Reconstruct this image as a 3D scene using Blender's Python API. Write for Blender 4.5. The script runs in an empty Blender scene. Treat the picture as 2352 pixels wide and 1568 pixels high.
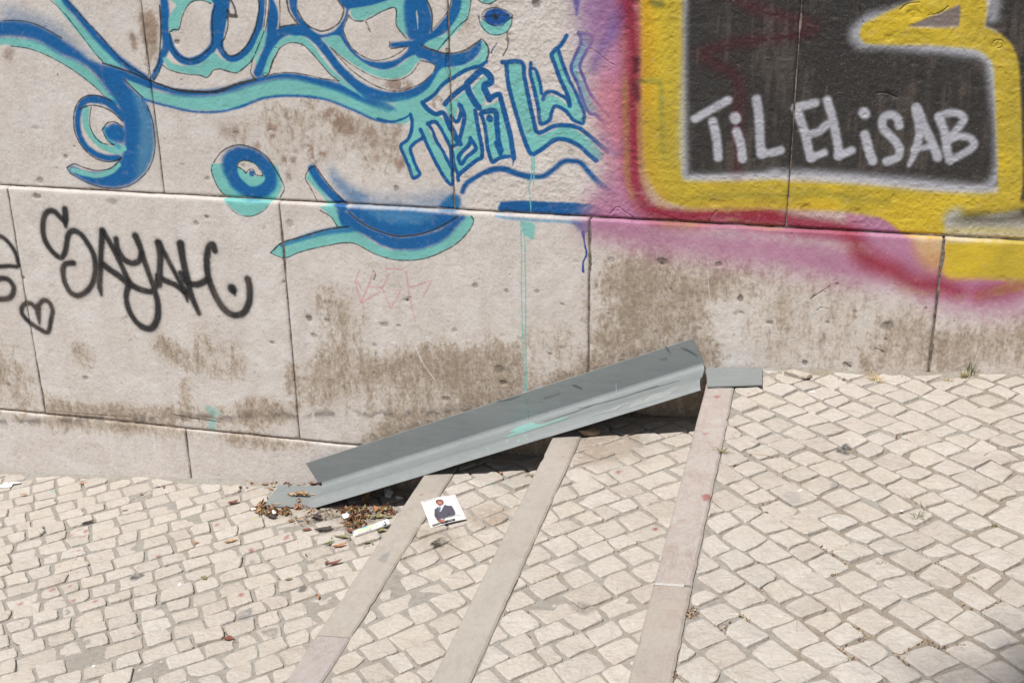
import bpy, math, random
import numpy as np
from mathutils import Matrix, Vector

rnd = random.Random(7)
nr = np.random.RandomState(11)
S = bpy.context.scene
C = S.collection

# ------------------------------------------------------------------ camera, light, exposure
CAM = Vector((0.0, -3.6, 2.0))
FPX, CX, CY = 2850.16, 1176.0, 784.0                 # focal length and centre in pixels of a 2352 px wide picture
RIGHT = np.array([0.96948, 0.24467, -0.01576])
DOWN = np.array([0.07623, -0.36191, -0.92909])
FWD = np.array([-0.23303, 0.89953, -0.36952])
cam = bpy.data.objects.new('camera', bpy.data.cameras.new('camera'))
C.objects.link(cam)
cam.data.sensor_width = 36.0
cam.data.lens = 36.0 * FPX / 2352.0
cam.data.clip_start = 0.05
cam.data.clip_end = 500.0
m = Matrix.Identity(4)
for i in range(3):
    m[i][0] = RIGHT[i]; m[i][1] = -DOWN[i]; m[i][2] = -FWD[i]; m[i][3] = CAM[i]
cam.matrix_world = m
S.camera = cam

TO_SUN = Vector((-0.17, -0.53, 1.0)).normalized()
world = bpy.data.worlds.new('World')
S.world = world
world.use_nodes = True
wn = world.node_tree
sky = wn.nodes.new('ShaderNodeTexSky')
sky.sky_type = 'NISHITA'
sky.sun_disc = False
sky.sun_elevation = math.asin(TO_SUN.z)
sky.sun_rotation = math.atan2(TO_SUN.x, TO_SUN.y)
sky.air_density = 1.0
sky.dust_density = 1.6
bg = [n for n in wn.nodes if n.type == 'BACKGROUND'][0]
bg.inputs['Strength'].default_value = 0.05
wn.links.new(sky.outputs[0], bg.inputs['Color'])
sun = bpy.data.objects.new('sun', bpy.data.lights.new('sun', 'SUN'))
C.objects.link(sun)
sun.data.energy = 4.2
sun.data.angle = math.radians(0.53)
sun.data.color = (1.0, 0.963, 0.912)
sun.rotation_euler = (-TO_SUN).to_track_quat('-Z', 'Y').to_euler()
S.view_settings.view_transform = 'Standard'
S.view_settings.look = 'None'
S.view_settings.exposure = 0.36
S.view_settings.gamma = 1.0
S.view_settings.use_curve_mapping = False

# ------------------------------------------------------------------ measuring helpers (photo pixels, 4096 wide -> metres)
K = 2352.0 / 4096.0
CAMV = np.array(CAM)
def rays(p):
    p = np.atleast_2d(np.asarray(p, float)) * K
    return ((p[:, :1] - CX) / FPX) * RIGHT + ((p[:, 1:2] - CY) / FPX) * DOWN + FWD
def on_wall(p, y=0.0):
    d = rays(p)
    return CAMV + d * ((y - CAMV[1]) / d[:, 1:2])
SLOPE = 0.07
ZA = {'low': 0.030, 'one': 0.176, 'two': 0.325, 'up': 0.4994}
def on_ground(p, lvl, dz=0.0):
    d = rays(p)
    n = np.array([-SLOPE, 0, 1.0])
    k = (ZA[lvl] + dz - n @ CAMV) / (d @ n)
    return CAMV + d * k[:, None]
def gz(x, lvl):
    return ZA[lvl] + SLOPE * x
def project(P):
    v = np.asarray(P, float) - CAMV
    zc = v @ FWD
    return np.stack([CX + FPX * (v @ RIGHT) / zc, CY + FPX * (v @ DOWN) / zc], -1) / K, zc
ZO = {'A': (0, 0, 1.7418), 'B': (1000, 0, 1.7418), 'C': (2000, 0, 1.7418), 'D': (2996, 0, 1.7418), 'E': (0, 800, 1.7418),
      'F': (1000, 800, 1.7418), 'G': (2000, 800, 1.7418), 'H': (2996, 800, 1.7418), 'P': (1500, 250, 2.6133),
      'Q': (1950, 100, 1.96), 'R': (600, 0, 3.36), 'S': (1200, 0, 2.6133), 'T': (1000, 1780, 3.36), 'U': (1700, 1550, 3.92),
      'L': (0, 1880, 1.8430), 'M': (600, 1900, 1.8875), 'N': (1300, 1850, 1.78), 'O': (2000, 1700, 1.521), 'V': (2600, 1450, 2.4125),
      'W': (3300, 1450, 2.412), 'X': (2500, 2050, 2.3026), 'Y': (3250, 2050, 2.3026), 'I': (1670, 1970, 9.8), 'J': (1390, 2060, 13.07),
      'K': (1000, 1900, 7.84), 'Z': (3100, 1440, 2.6133), 'a': (0, 0, 1.0)}
def px(zoom, s):
    """Points written as 'x,y x,y ...' in one of the enlargements -> pixels of the photograph."""
    ox, oy, sc = ZO[zoom]
    return np.array([[float(v) for v in q.split(',')] for q in s.split()]) / sc + np.array([ox, oy])

# ------------------------------------------------------------------ numpy noise and a small paint canvas
def vnoise(h, w, cell, seed, cellx=None):
    r = np.random.RandomState(seed)
    cx_ = cellx or cell
    g = r.rand(int(h / cell) + 3, int(w / cx_) + 3).astype(np.float32)
    def ax(n, c):
        t = np.arange(n, dtype=np.float32) / c
        i = t.astype(int); f = t - i
        return i, f * f * (3 - 2 * f)
    yi, fy = ax(h, cell); xi, fx = ax(w, cx_)
    a = g[yi][:, xi]; b = g[yi][:, xi + 1]; c = g[yi + 1][:, xi]; d = g[yi + 1][:, xi + 1]
    top = a + (b - a) * fx; bot = c + (d - c) * fx
    return top + (bot - top) * fy[:, None]
def fbm(h, w, cell, seed, octaves=4, cellx=None):
    out = 0; amp = 1.0; tot = 0
    for o in range(octaves):
        out = out + amp * vnoise(h, w, max(1.0, cell), seed + o * 17, cellx)
        tot += amp; amp *= 0.55; cell /= 2.0
        if cellx: cellx = max(1.0, cellx / 2.0)
    return out / tot
def sstep(a, b, x):
    t = np.clip((x - a) / (b - a), 0, 1)
    return t * t * (3 - 2 * t)
def lin(c):
    c = np.asarray(c, np.float32)
    return np.where(c <= 0.04045, c / 12.92, ((c + 0.055) / 1.055) ** 2.4)
def enc(c):
    c = np.clip(c, 0, 1)
    return np.where(c <= 0.0031308, c * 12.92, 1.055 * c ** (1 / 2.4) - 0.055)
def spline(P, n=7):
    P = np.asarray(P, float)
    if len(P) < 3: return P
    E_ = np.vstack([2 * P[0] - P[1], P, 2 * P[-1] - P[-2]])
    out = []
    for i in range(1, len(E_) - 2):
        a, b, c, d = E_[i - 1], E_[i], E_[i + 1], E_[i + 2]
        for t in np.arange(n) / n:
            out.append(0.5 * (2 * b + (c - a) * t + (2 * a - 5 * b + 4 * c - d) * t * t + (3 * b - a - 3 * c + d) * t ** 3))
    out.append(P[-1])
    return np.array(out)
def box_blur(a, r):
    r = int(round(r))
    if r < 1: return a
    for _ in range(3):
        for axis in (0, 1):
            p = [(0, 0), (0, 0)]; p[axis] = (r + 1, r)
            c = np.cumsum(np.pad(a, p, mode='edge'), axis=axis)
            n = a.shape[axis]
            hi = np.take(c, np.arange(2 * r + 1, 2 * r + 1 + n), axis=axis)
            lo = np.take(c, np.arange(0, n), axis=axis)
            a = (hi - lo) / (2 * r + 1)
    return a

class Canvas:
    """A sheet of colour and coverage laid flat on a surface; u, v are metres on it."""
    def __init__(s, u0, u1, v0, v1, res, seed):
        s.u0, s.v0, s.u1, s.v1, s.res = u0, v0, u1, v1, res
        s.w = int((u1 - u0) / res); s.h = int((v1 - v0) / res)
        s.rgb = np.zeros((s.h, s.w, 3), np.float32)
        s.a = np.zeros((s.h, s.w), np.float32)
        s.wob = (fbm(s.h, s.w, 0.012 / res, seed, 3) - 0.5)
        s.grain = np.random.RandomState(seed).rand(s.h, s.w).astype(np.float32)
    def uv(s, P):
        P = np.asarray(P, float)
        return np.stack([(P[:, 0] - s.u0) / s.res, (P[:, 1] - s.v0) / s.res], -1)
    def box(s, x0, x1, y0, y1):
        x0 = max(0, int(x0)); y0 = max(0, int(y0)); x1 = min(s.w, int(x1) + 1); y1 = min(s.h, int(y1) + 1)
        return (x0, x1, y0, y1) if x1 > x0 and y1 > y0 else None
    def put(s, b, al, col):
        x0, x1, y0, y1 = b
        A = s.a[y0:y1, x0:x1]
        if col is None:
            A *= (1 - al); return
        R = s.rgb[y0:y1, x0:x1]
        na = al + A * (1 - al)
        f = np.where(na > 1e-4, al / np.maximum(na, 1e-4), 0)[..., None]
        R += (np.asarray(col, np.float32) - R) * f
        A[...] = na
    def stroke(s, P, w, col, soft=0.0, op=1.0, smooth=True, rough=0.0, spatter=0.0):
        """P in metres, width and softness in metres; w may be one number or a list along the points."""
        P = s.uv(P)
        W = np.interp(np.linspace(0, 1, len(P)), np.linspace(0, 1, len(np.atleast_1d(w))), np.atleast_1d(w))
        if smooth and len(P) > 2:
            Q = spline(np.column_stack([P, W]))
        else:
            Q = np.column_stack([P, W])
        if len(Q) == 1: Q = np.vstack([Q, Q + 1e-3])
        Q[:, 2] /= s.res
        sf = max(soft / s.res, 0.7); m_ = Q[:, 2].max() / 2 + sf * 1.3 + 3
        b = s.box(Q[:, 0].min() - m_, Q[:, 0].max() + m_, Q[:, 1].min() - m_, Q[:, 1].max() + m_)
        if not b: return
        x0, x1, y0, y1 = b
        D = np.full((y1 - y0, x1 - x0), 1e3, np.float32)
        for (ax_, ay, aw), (bx, by, bw) in zip(Q[:-1], Q[1:]):
            mm = max(aw, bw) / 2 + sf * 1.3 + 3
            c = s.box(min(ax_, bx) - mm, max(ax_, bx) + mm, min(ay, by) - mm, max(ay, by) + mm)
            if not c: continue
            X = np.arange(c[0], c[1], dtype=np.float32)[None, :]; Y = np.arange(c[2], c[3], dtype=np.float32)[:, None]
            dx, dy = bx - ax_, by - ay
            t = np.clip(((X - ax_) * dx + (Y - ay) * dy) / max(dx * dx + dy * dy, 1e-6), 0, 1)
            d = np.sqrt((X - ax_ - t * dx) ** 2 + (Y - ay - t * dy) ** 2) - (aw + (bw - aw) * t) / 2
            sub = D[c[2] - y0:c[3] - y0, c[0] - x0:c[1] - x0]
            np.minimum(sub, d, out=sub)
        D += s.wob[y0:y1, x0:x1] * rough / s.res
        al = 1 - sstep(-sf, sf, D)
        if spatter: al = np.clip(al + (s.grain[y0:y1, x0:x1] - 0.5) * spatter * al * (1 - al) * 4, 0, 1)
        s.put(b, al * op, col)
    def poly(s, P, col, soft=0.0, op=1.0, smooth=True, rough=0.0):
        P = s.uv(P)
        if smooth:
            P = spline(np.vstack([P, P[:1]]), 5)[:-1]
        m_ = soft / s.res * 2 + 4
        b = s.box(P[:, 0].min() - m_, P[:, 0].max() + m_, P[:, 1].min() - m_, P[:, 1].max() + m_)
        if not b: return
        x0, x1, y0, y1 = b
        M = np.zeros((y1 - y0, x1 - x0), np.float32)
        Q = np.vstack([P, P[:1]])
        for r in range(y0, y1):
            yy = r + 0.37
            ya, yb = Q[:-1, 1], Q[1:, 1]
            hit = (ya <= yy) != (yb <= yy)
            if not hit.any(): continue
            xs = np.sort(Q[:-1, 0][hit] + (yy - ya[hit]) / (yb[hit] - ya[hit]) * (Q[1:, 0][hit] - Q[:-1, 0][hit]))
            for i in range(0, len(xs) - 1, 2):
                l, h_ = int(max(xs[i] - x0 + 0.5, 0)), int(min(max(xs[i + 1] - x0 + 0.5, 0), x1 - x0))
                M[r - y0, l:h_] = 1
        M = box_blur(M, max(soft / s.res / 2, 0.6))
        if rough:
            M = np.clip(M + s.wob[y0:y1, x0:x1] * rough * 4 * M * (1 - M) * 2, 0, 1)
        s.put(b, M * op, col)
    def image(s, name, factor=1.0):
        im = bpy.data.images.new(name, s.w, s.h, alpha=True)
        im.alpha_mode = 'CHANNEL_PACKED'
        px_ = np.empty((s.h, s.w, 4), np.float32)
        px_[..., :3] = enc(lin(s.rgb) * factor); px_[..., 3] = np.clip(s.a, 0, 1)
        im.pixels.foreach_set(px_.ravel()); im.update(); im.pack()
        return im

# ------------------------------------------------------------------ the painting on the wall
WX0, WX1, WZ0, WZ1 = -3.4, 1.2, -0.36, 1.95
wall_paint = Canvas(WX0, WX1, WZ0, WZ1, 0.0015, 3)
def rgb(*c): return tuple(v / 255.0 for v in c)
DB = rgb(16, 96, 158); DB2 = rgb(40, 114, 164); TQ = rgb(120, 190, 184); BK = rgb(36, 40, 48); INK = rgb(30, 30, 33)
BL = rgb(14, 88, 148)
PINK = rgb(176, 120, 150); PURP = rgb(128, 92, 150); RED = rgb(140, 28, 48); YEL = rgb(206, 178, 50); SOOT = rgb(36, 34, 33); PALE = rgb(176, 177, 186)
def wp(zoom, s):
    return on_wall(px(zoom, s))[:, [0, 2]]
PXM = 0.000745                                          # metres on the wall for one pixel of the photograph
def SK(zoom, s, w, col, soft=2.0, op=1.0, **k):
    sc = PXM / ZO[zoom][2]
    if col is BK: w = np.atleast_1d(w) * 1.3 + .5
    if col is DB: soft = soft * 1.7
    if col is BL: soft = soft * 1.6
    if col is BL: w = np.atleast_1d(w) * 1.22
    if col is INK:
        w = np.atleast_1d(w) * 1.34; soft = 13
        wall_paint.stroke(wp(zoom, s), np.atleast_1d(w) * sc * 1.5, col, 22 * sc, .22, rough=.004, spatter=1.2)
    if col is BK: op = op * .85
    wall_paint.stroke(wp(zoom, s), np.atleast_1d(w) * sc, col, soft * sc, op, rough=k.pop('rough', 0.003), **k)
def PG(zoom, s, col, soft=3.0, op=1.0, **k):
    if col is DB: soft = soft * 1.6
    sc = PXM / ZO[zoom][2]
    wall_paint.poly(wp(zoom, s), col, soft * sc, op, rough=k.pop('rough', 0.25), **k)

# --- big blue and turquoise face, left
PG('A', '0,40 150,80 300,130 430,220 540,330 640,420 520,420 300,270 0,160', DB2, 70, .5)
PG('A', '-400,285 0,270 100,275 210,290 320,335 420,400 520,440 600,500 670,570 730,650 790,690 805,730 780,748 750,722 700,670 620,605 520,525 430,465 300,395 180,352 50,330 0,320 -400,330', TQ, 8)
PG('A', '310,-40 410,-40 450,70 530,170 620,260 690,330 760,400 830,470 800,490 700,450 640,390 560,290 470,180 400,90', TQ, 6)
SK('A', '405,-40 440,25 500,95 585,195 680,300 780,400 870,475 990,555', 62, DB, 10)
PG('A', '-400,170 0,150 100,152 220,178 300,215 380,260 430,300 520,360 600,420 690,455 780,475 850,495 920,530 1000,555 1040,580 1030,640 980,620 900,600 840,565 870,600 920,650 970,690 1010,740 1035,830 1050,930 1045,1060 1020,1150 960,1240 880,1300 790,1322 700,1318 600,1295 520,1250 465,1215 450,1180 480,1165 560,1200 650,1210 740,1190 790,1150 820,1100 835,1050 840,960 830,850 800,760 770,700 720,640 660,560 600,490 500,430 400,390 300,330 200,285 100,270 0,265 -400,275', DB, 14)
PG('A', '880,600 960,690 1040,850 1055,960 1040,1080 1000,1180 930,1270 930,1100 950,900 920,720', rgb(110, 150, 176), 40, .62)
SK('A', '480,1198 570,1224 660,1234 750,1205 800,1160', 42, TQ, 10)
PG('A', '850,560 950,600 1010,625 1100,655 1230,670 1400,680 1560,655 1700,610 1916,560 2100,560 2240,590 2440,680 2640,760 2742,790 2892,740 2932,720 2950,770 2842,800 2792,845 2712,860 2602,845 2502,800 2382,750 2262,705 2142,685 2000,678 1842,690 1742,715 1700,745 1600,770 1450,780 1300,775 1180,755 1050,715 970,690 900,620', TQ, 5)
SK('A', '1000,590 1100,625 1230,655 1400,660 1560,635 1700,590 1830,555 1916,540 2000,538 2092,550 2212,580 2342,620 2462,670 2582,720 2702,770', [46, 52, 50, 50, 52, 60, 70, 60], DB, 12)
SK('A', '970,700 1080,735 1200,765 1330,790 1500,790 1640,760 1760,715 1842,690 1992,680 2142,688 2262,710 2382,755 2502,805 2602,850 2712,865 2792,850 2842,805', 19, DB, 6)
SK('A', '760,735 690,705 600,700 545,735 520,800 515,880 530,960 570,1030 640,1085 720,1112 800,1112', 55, DB, 8)
SK('A', '600,700 690,712 760,755 830,830', 62, DB, 8)
SK('A', '575,770 570,850 590,920 640,990 710,1040 790,1062 835,1045', 56, TQ, 8)
SK('A', '705,905 735,985 800,1035', 44, rgb(90, 170, 190), 12)
PG('A', '700,920 735,880 790,870 835,900 850,960 830,1010 780,1000 730,970', DB, 8)
SK('A', '795,938 805,942', 16, DB2, 10)
for q, w_ in (('750,715 680,685 600,675 540,700 500,760 487,840 495,930 530,1010 590,1080 660,1125 740,1140 800,1125 820,1108', 8), ('530,770 600,745 680,755 760,795 825,855', 8),
              ('610,755 600,830 605,900 640,970 690,1010 770,1020', 6), ('685,915 720,985 765,1020', 6), ('690,910 720,870 770,860 830,895', 8),
              ('440,1180 490,1155 560,1180 640,1200 730,1190 780,1160 820,1110', 7), ('440,1180 465,1220 560,1275 650,1310 740,1325 830,1320 910,1290 990,1220 1035,1140 1055,1040 1050,930 1035,840 1000,750', 7),
              ('840,565 900,625 970,690', 7), ('0,152 100,152 200,170 300,215 400,275', 6), ('50,330 180,350 300,395 430,465 540,540 640,620 720,700 750,720', 5),
              ('320,5 420,100 500,200 560,280 630,370 690,440', 4), ('400,-20 480,50 560,140 640,225 760,360 830,440 920,500 1000,550', 7),
              ('690,450 800,485 900,520 1040,580 1120,610 1230,645 1380,656 1500,650 1600,610 1720,575 1760,565', 10)):
    SK('A', q, w_, BK, 2)
# --- letters at the top
SK('R', '130,-40 150,160 150,420 170,620 120,760 60,920 -10,1060', [110, 150, 120, 130, 90, 80], DB, 14)
PG('R', '180,-40 380,-40 800,-20 790,60 640,15 520,40 430,130 370,260 330,420 230,440 200,330 230,200 300,90', TQ, 14)
SK('R', '830,-20 860,80 830,200 815,400 820,560 780,680 640,800 480,850 340,790 240,660 195,520', 120, DB, 10)
SK('R', '960,-40 940,150 900,400 880,560 920,700 1010,800 1120,800 1260,700 1380,480 1440,280 1470,-40', [190, 150, 150, 90, 110, 110, 110, 90], DB, 10)
PG('R', '120,790 180,800 260,870 420,900 580,890 700,830 780,740 840,735 900,790 1000,845 1120,850 1220,790 1330,680 1420,480 1490,380 1530,500 1500,640 1380,790 1300,880 1200,960 1110,1000 1000,975 880,945 800,970 720,1060 620,1030 480,1015 300,980 190,930', TQ, 12)
SK('R', '1530,-40 1600,200 1590,420 1560,640 1480,820 1400,1000', [120, 190, 150, 130, 140, 120], DB, 12)
PG('R', '1510,-20 1560,-20 1545,200 1510,410 1490,400 1505,200', None, 2)
PG('R', '1380,790 1440,760 1390,900', TQ, 12)
SK('R', '1600,620 1560,760 1500,940', 80, TQ, 10)
SK('R', '1880,-20 1890,120 1960,260 2060,370', [130, 110, 110, 120], DB, 10)
PG('R', '1700,-40 1780,-40 1830,180 1950,345 1800,360 1700,390 1700,200', None, 2)
PG('S', '-180,300 -100,300 0,260 80,330 200,370 330,330 420,220 460,100 480,-30 560,-30 560,90 490,110 470,200 430,320 480,420 540,540 640,630 800,660 960,640 1080,560 1150,440 1250,460 1190,590 1100,620 960,720 830,745 680,700 540,600 420,460 370,390 220,410 100,420 0,390 -100,400', DB, 8)
PG('S', '330,-40 780,-40 1000,-20 940,10 840,40 700,80 490,105 420,80', DB, 8)
SK('S', '-433,750 -373,600 -293,410 -150,330 17,340 130,420 250,560 370,720 480,830 610,935 780,1010 960,1035 1130,1010 1270,930 1380,810 1450,700', [120, 110, 120, 110, 110, 100, 100, 100, 110, 120, 120, 120, 120, 110, 110], DB, 10)
PG('S', '-425,790 -375,640 -310,510 -220,420 -110,385 10,400 100,470 200,610 310,740 440,860 560,960 680,1060 560,990 380,880 300,800 182,675 77,555 -13,480 -133,465 -238,515 -298,620 -370,800', TQ, 8)
PG('S', '-405,812 -358,780 -298,625 -238,518 -133,467 -13,482 77,557 182,677 290,800 372,858 200,838 0,798 -150,775 -300,788', None, 2)
PG('S', '200,420 370,385 470,530 600,640 720,720 850,745 980,715 1090,640 1170,590 1240,640 1180,720 1080,800 960,840 830,830 640,760 480,660 300,520', TQ, 8)
PG('S', '290,515 420,610 560,710 720,800 860,850 1000,855 1120,790 1230,650 1390,710 1280,860 1140,935 1000,970 860,950 700,880 520,770 400,650', None, 2)
PG('S', '-30,-20 330,-20 380,40 425,120 400,220 320,310 210,340 110,310 0,220 -60,120', None, 2)
PG('S', '490,105 720,70 850,30 980,-10 1080,10 1090,180 1080,400 1000,330 970,240 965,105 860,125 720,185 600,235 520,200', TQ, 10)
PG('S', '425,310 480,180 560,235 640,225 760,180 880,120 965,105 975,260 1020,340 1080,415 910,450 920,520 1090,500 1000,580 880,640 770,645 640,605 520,520 450,410', None, 2)
PG('S', '1080,-40 1290,-40 1330,80 1360,220 1350,340 1270,440 1120,430 1080,300 1060,120', DB, 10)
SK('S', '1190,130 1198,200 1205,310', [6, 22, 4], rgb(190, 190, 185), 6)
PG('S', '915,460 1080,440 1180,430 1330,360 1450,240 1530,120 1560,-30 1690,-30 1660,150 1560,300 1400,420 1240,500 1100,510 930,510', DB, 8)
PG('S', '1670,-30 1760,-30 1740,160 1680,270 1560,400 1420,545 1280,480 1360,420 1500,370 1590,240 1650,120', TQ, 6)
PG('S', '1290,-20 1550,-20 1510,150 1440,240 1370,310 1365,180 1330,70', None, 2)
PG('S', '1230,470 1260,500 1390,545 1510,575 1650,565 1760,520 1870,430 1880,520 1800,630 1680,700 1520,720 1400,700 1280,640 1180,590', DB, 8)
PG('S', '1870,450 1930,470 1950,560 1930,650 1840,720 1700,780 1560,860 1440,960 1340,1060 1240,1090 1150,1150 1100,1300 940,1290 900,1240 960,1150 980,1090 1180,1030 1330,920 1440,740 1560,715 1700,690 1820,620 1870,530', TQ, 8)
PG('S', '760,1090 980,1060 1180,1050 1240,1100 1130,1210 1000,1290 860,1250', TQ, 60, .55)
SK('S', '640,1030 780,1090 900,1140 1000,1170', [60, 60, 30], DB2, 20, .6)
for q, w_ in (('1720,220 1640,280 1560,370 1480,460 1410,545', 8), ('1765,-20 1750,120 1720,220', 8), ('1250,490 1330,530 1400,550 1510,575 1640,560 1740,520 1870,425', 15), ('1890,430 1940,500 1950,570 1925,650', 13),
              ('-60,120 0,225 60,290 150,330 210,340 300,310 380,250 420,160 425,100 380,40 345,-20', 14), ('480,175 425,310 440,380 480,470 560,560 680,630 780,648 900,625 1010,570 1080,515', 9),
              ('480,175 530,225 620,235 720,195 840,130 970,100 975,260 1010,330 1080,415', 9), ('910,450 920,520 1090,500', 9), ('1280,-20 1330,80 1355,180 1350,345', 12), ('1560,-20 1530,110 1470,200 1370,310', 9),
              ('285,510 400,640 520,760 680,870 840,945 1000,970 1130,935 1280,860 1390,710 1235,645', 8), ('300,520 460,660 620,760 760,830 880,855 1000,855 1130,790 1200,700 1235,645', 7),
              ('-408,815 -358,780 -298,620 -238,515 -133,465 -13,480 77,555 182,675 290,800 377,862', 8), ('-408,815 -290,785 -133,775 50,802 200,838 377,862', 8),
              ('1040,1220 980,1280 900,1290', 0.1)):
    SK('S', q, w_, BK, 2.5)
for q, w_ in (('80,90 95,300 95,480 85,640 75,820 40,920 0,980', 20), ('770,65 690,30 600,20 500,50 430,140 380,260 340,410 270,415 220,450', 13), ('215,470 230,600 290,720 370,790 480,825 590,800 700,720 790,620 795,440 790,250 830,90', 13),
              ('1410,-20 1425,120 1400,280 1350,460 1270,610 1180,710 1080,770 1000,760 940,690 915,600 960,520 1000,380 1000,260', 18), ('1000,250 1010,200 1000,160', 34), ('1040,230 1110,235', 46), ('1100,240 1100,140 1040,10', 24),
              ('115,890 190,950 300,990 460,1020 620,1035 710,1065 760,1030 810,965 900,950 1000,980 1110,1000 1200,950 1300,860 1360,770', 12), ('1330,830 1320,920 1310,1000 1370,1085', 12), ('1490,440 1420,620 1370,740', 10),
              ('1520,-20 1510,180 1490,380', 12), ('1560,-20 1545,200 1510,420', 12), ('1700,-20 1705,180 1700,380', 12), ('1700,385 1800,360 1950,345', 16), ('1790,-20 1830,180 1950,345', 22), ('1480,1035 1490,1000 1550,1000 1600,850 1680,720', 10)):
    SK('R', q, w_, BK, 3)
SK('R', '0,1100 60,1010 110,890', 12, BK, 3)
SK('R', '0,1130 200,1200 340,1225 520,1245 760,1255 940,1210 1130,1140 1360,1095', [20, 16, 26, 18, 16, 14], BK, 3)
# --- small eye
PG('B', '1588,150 1600,200 1640,240 1700,258 1760,240 1800,190 1805,120 1700,140', TQ, 4)
PG('B', '1608,128 1640,80 1700,62 1755,80 1800,115 1770,160 1700,190 1640,170', rgb(22, 80, 150), 4)
PG('B', '1565,-10 1610,28 1660,30 1715,-10', TQ, 4)
for q, w_ in (('1600,112 1625,78 1685,62 1750,76 1812,115 1780,150 1740,185 1690,190 1640,170 1598,135', 5), ('1600,126 1690,120 1790,115', 4), ('1577,120 1590,180 1640,238 1700,256 1770,235 1805,180 1812,118', 5), ('1560,0 1610,32 1660,34 1715,0', 6)):
    SK('B', q, w_, BK, 2)
SK('B', '1695,124 1697,128', 30, BK, 3)
SK('B', '1705,312 1680,345 1665,380', 9, rgb(30, 70, 130), 2)
# --- eye ring, half on the lower course
PG('A', '1450,1150 1450,1210 1490,1310 1545,1380 1600,1440 1680,1495 1760,1508 1830,1470 1880,1420 1940,1340 1935,1240 1880,1150 1700,1120 1535,1150', TQ, 5)
PG('A', '1530,1100 1560,1060 1640,1030 1740,1045 1830,1100 1890,1180 1912,1260 1890,1340 1830,1385 1740,1395 1660,1370 1590,1310 1545,1230 1522,1160', DB, 12)
PG('A', '1628,1165 1650,1138 1700,1132 1770,1165 1812,1225 1825,1260 1790,1300 1730,1312 1680,1280 1640,1230', TQ, 5)
PG('A', '1630,1165 1650,1140 1700,1135 1770,1170 1806,1230 1760,1240 1700,1212', None, 3)
SK('A', '1730,1220 1732,1222', 44, DB, 3)
for q, w_ in (('1465,1145 1510,1080 1570,1040 1650,1022 1740,1045 1830,1100 1900,1200 1945,1280', 8), ('1628,1168 1650,1138 1700,1132 1760,1160 1808,1232 1770,1236', 6), ('1630,1175 1670,1195 1690,1220', 5), ('1695,1215 1715,1195 1740,1195 1760,1232', 6),
              ('1455,1160 1450,1210 1490,1310 1545,1380', 5), ('1580,1430 1650,1490 1740,1508 1830,1475 1870,1430', 4), ('1945,1280 1960,1330 1930,1390', 6)):
    SK('A', q, w_, BK, 2)
# --- mouth
PG('B', '520,1150 620,1250 720,1330 820,1380 800,1420 680,1420 600,1340 540,1250', DB2, 50, .75)
PG('B', '640,1400 800,1380 1000,1390 1200,1370 1380,1330 1430,1420 1430,1480 1000,1470 700,1440', DB2, 90, .55)
PG('B', '1385,1365 1430,1365 1455,1400 1452,1450 1420,1478 1360,1478 1300,1460 1330,1410', DB2, 14)
PG('B', '368,1250 400,1195 430,1230 480,1320 540,1410 600,1440 560,1460 480,1370 410,1300', TQ, 6)
SK('B', '412,1190 470,1280 550,1370 640,1450', 70, DB, 8)
PG('F', '480,45 580,45 640,120 690,180 610,190 570,130 520,80', TQ, 5)
PG('F', '140,370 215,300 330,270 480,220 620,195 690,190 780,240 850,290 950,340 1080,350 1230,330 1360,270 1450,180 1500,115 1548,115 1556,150 1520,220 1440,300 1320,370 1200,412 1050,422 930,400 840,360 750,310 680,300 580,310 420,345 330,370 250,405', TQ, 5)
PG('F', '590,48 700,55 900,65 1100,75 1300,90 1450,105 1420,150 1330,200 1200,240 1050,258 970,243 860,205 760,150 690,90', DB, 8)
PG('F', '760,60 950,70 1150,85 1300,100 1200,150 1050,160 900,130', rgb(120, 160, 190), 40, .55)
PG('F', '600,60 690,90 760,150 860,205 980,245 1050,258 1200,240 1330,200 1440,115 1505,115 1440,190 1380,260 1280,315 1180,345 1050,350 940,330 850,280 780,240 700,205 640,180', DB, 10)
SK('F', '215,320 350,270 480,232 600,212 700,205', [20, 50, 55, 50], DB2, 14, .85)
for q, w_ in (('140,370 220,300 350,260 500,215 600,195 685,187', 9), ('140,370 240,405 330,370 420,345 560,315 660,300 740,310 840,365 930,400 1040,422 1190,415 1310,375 1430,310 1520,220 1555,150 1540,115', 6),
              ('685,85 760,150 860,205 980,245 1050,255 1180,240 1300,200 1390,150 1445,115', 9), ('485,75 560,120 605,185', 6)):
    SK('F', q, w_, BK, 2)
for q, w_ in (('430,1165 490,1250 570,1350 650,1430', 9), ('430,1165 385,1200 365,1255 400,1320 450,1420', 6)):
    SK('B', q, w_, BK, 2)
# --- turquoise letters with blue edges
PG('P', '200,430 330,420 460,440 540,530 640,560 700,620 770,740 840,840 770,900 690,760 640,670 570,640 520,660 600,840 700,990 770,1120 775,1280 740,1290 650,1160 560,960 470,780 440,800 360,900 330,930 390,1080 440,1180 380,1220 330,1110 260,920 240,890 320,800 360,660 345,560 200,610', TQ, 5, smooth=False)
PG('P', '690,460 760,440 920,310 940,330 1000,420 1030,520 1050,700 1090,900 1090,1010 980,1060 850,1190 810,1100 780,950 870,880 900,740 940,600 880,470 850,450 820,620 760,590', TQ, 5, smooth=False)
PG('P', '1090,480 1280,420 1330,620 1390,860 1400,1000 1280,1010 1200,1050 1150,900 1110,600', TQ, 5, smooth=False)
PG('P', '990,280 1120,150 1170,200 1100,260 1130,420 1080,480 1040,420', TQ, 5, smooth=False)
PG('P', '905,980 985,870 1005,910 900,1040', None, 4, smooth=False)
PG('P', '1100,570 1200,560 1210,590 1140,610', None, 4, smooth=False)

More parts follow.
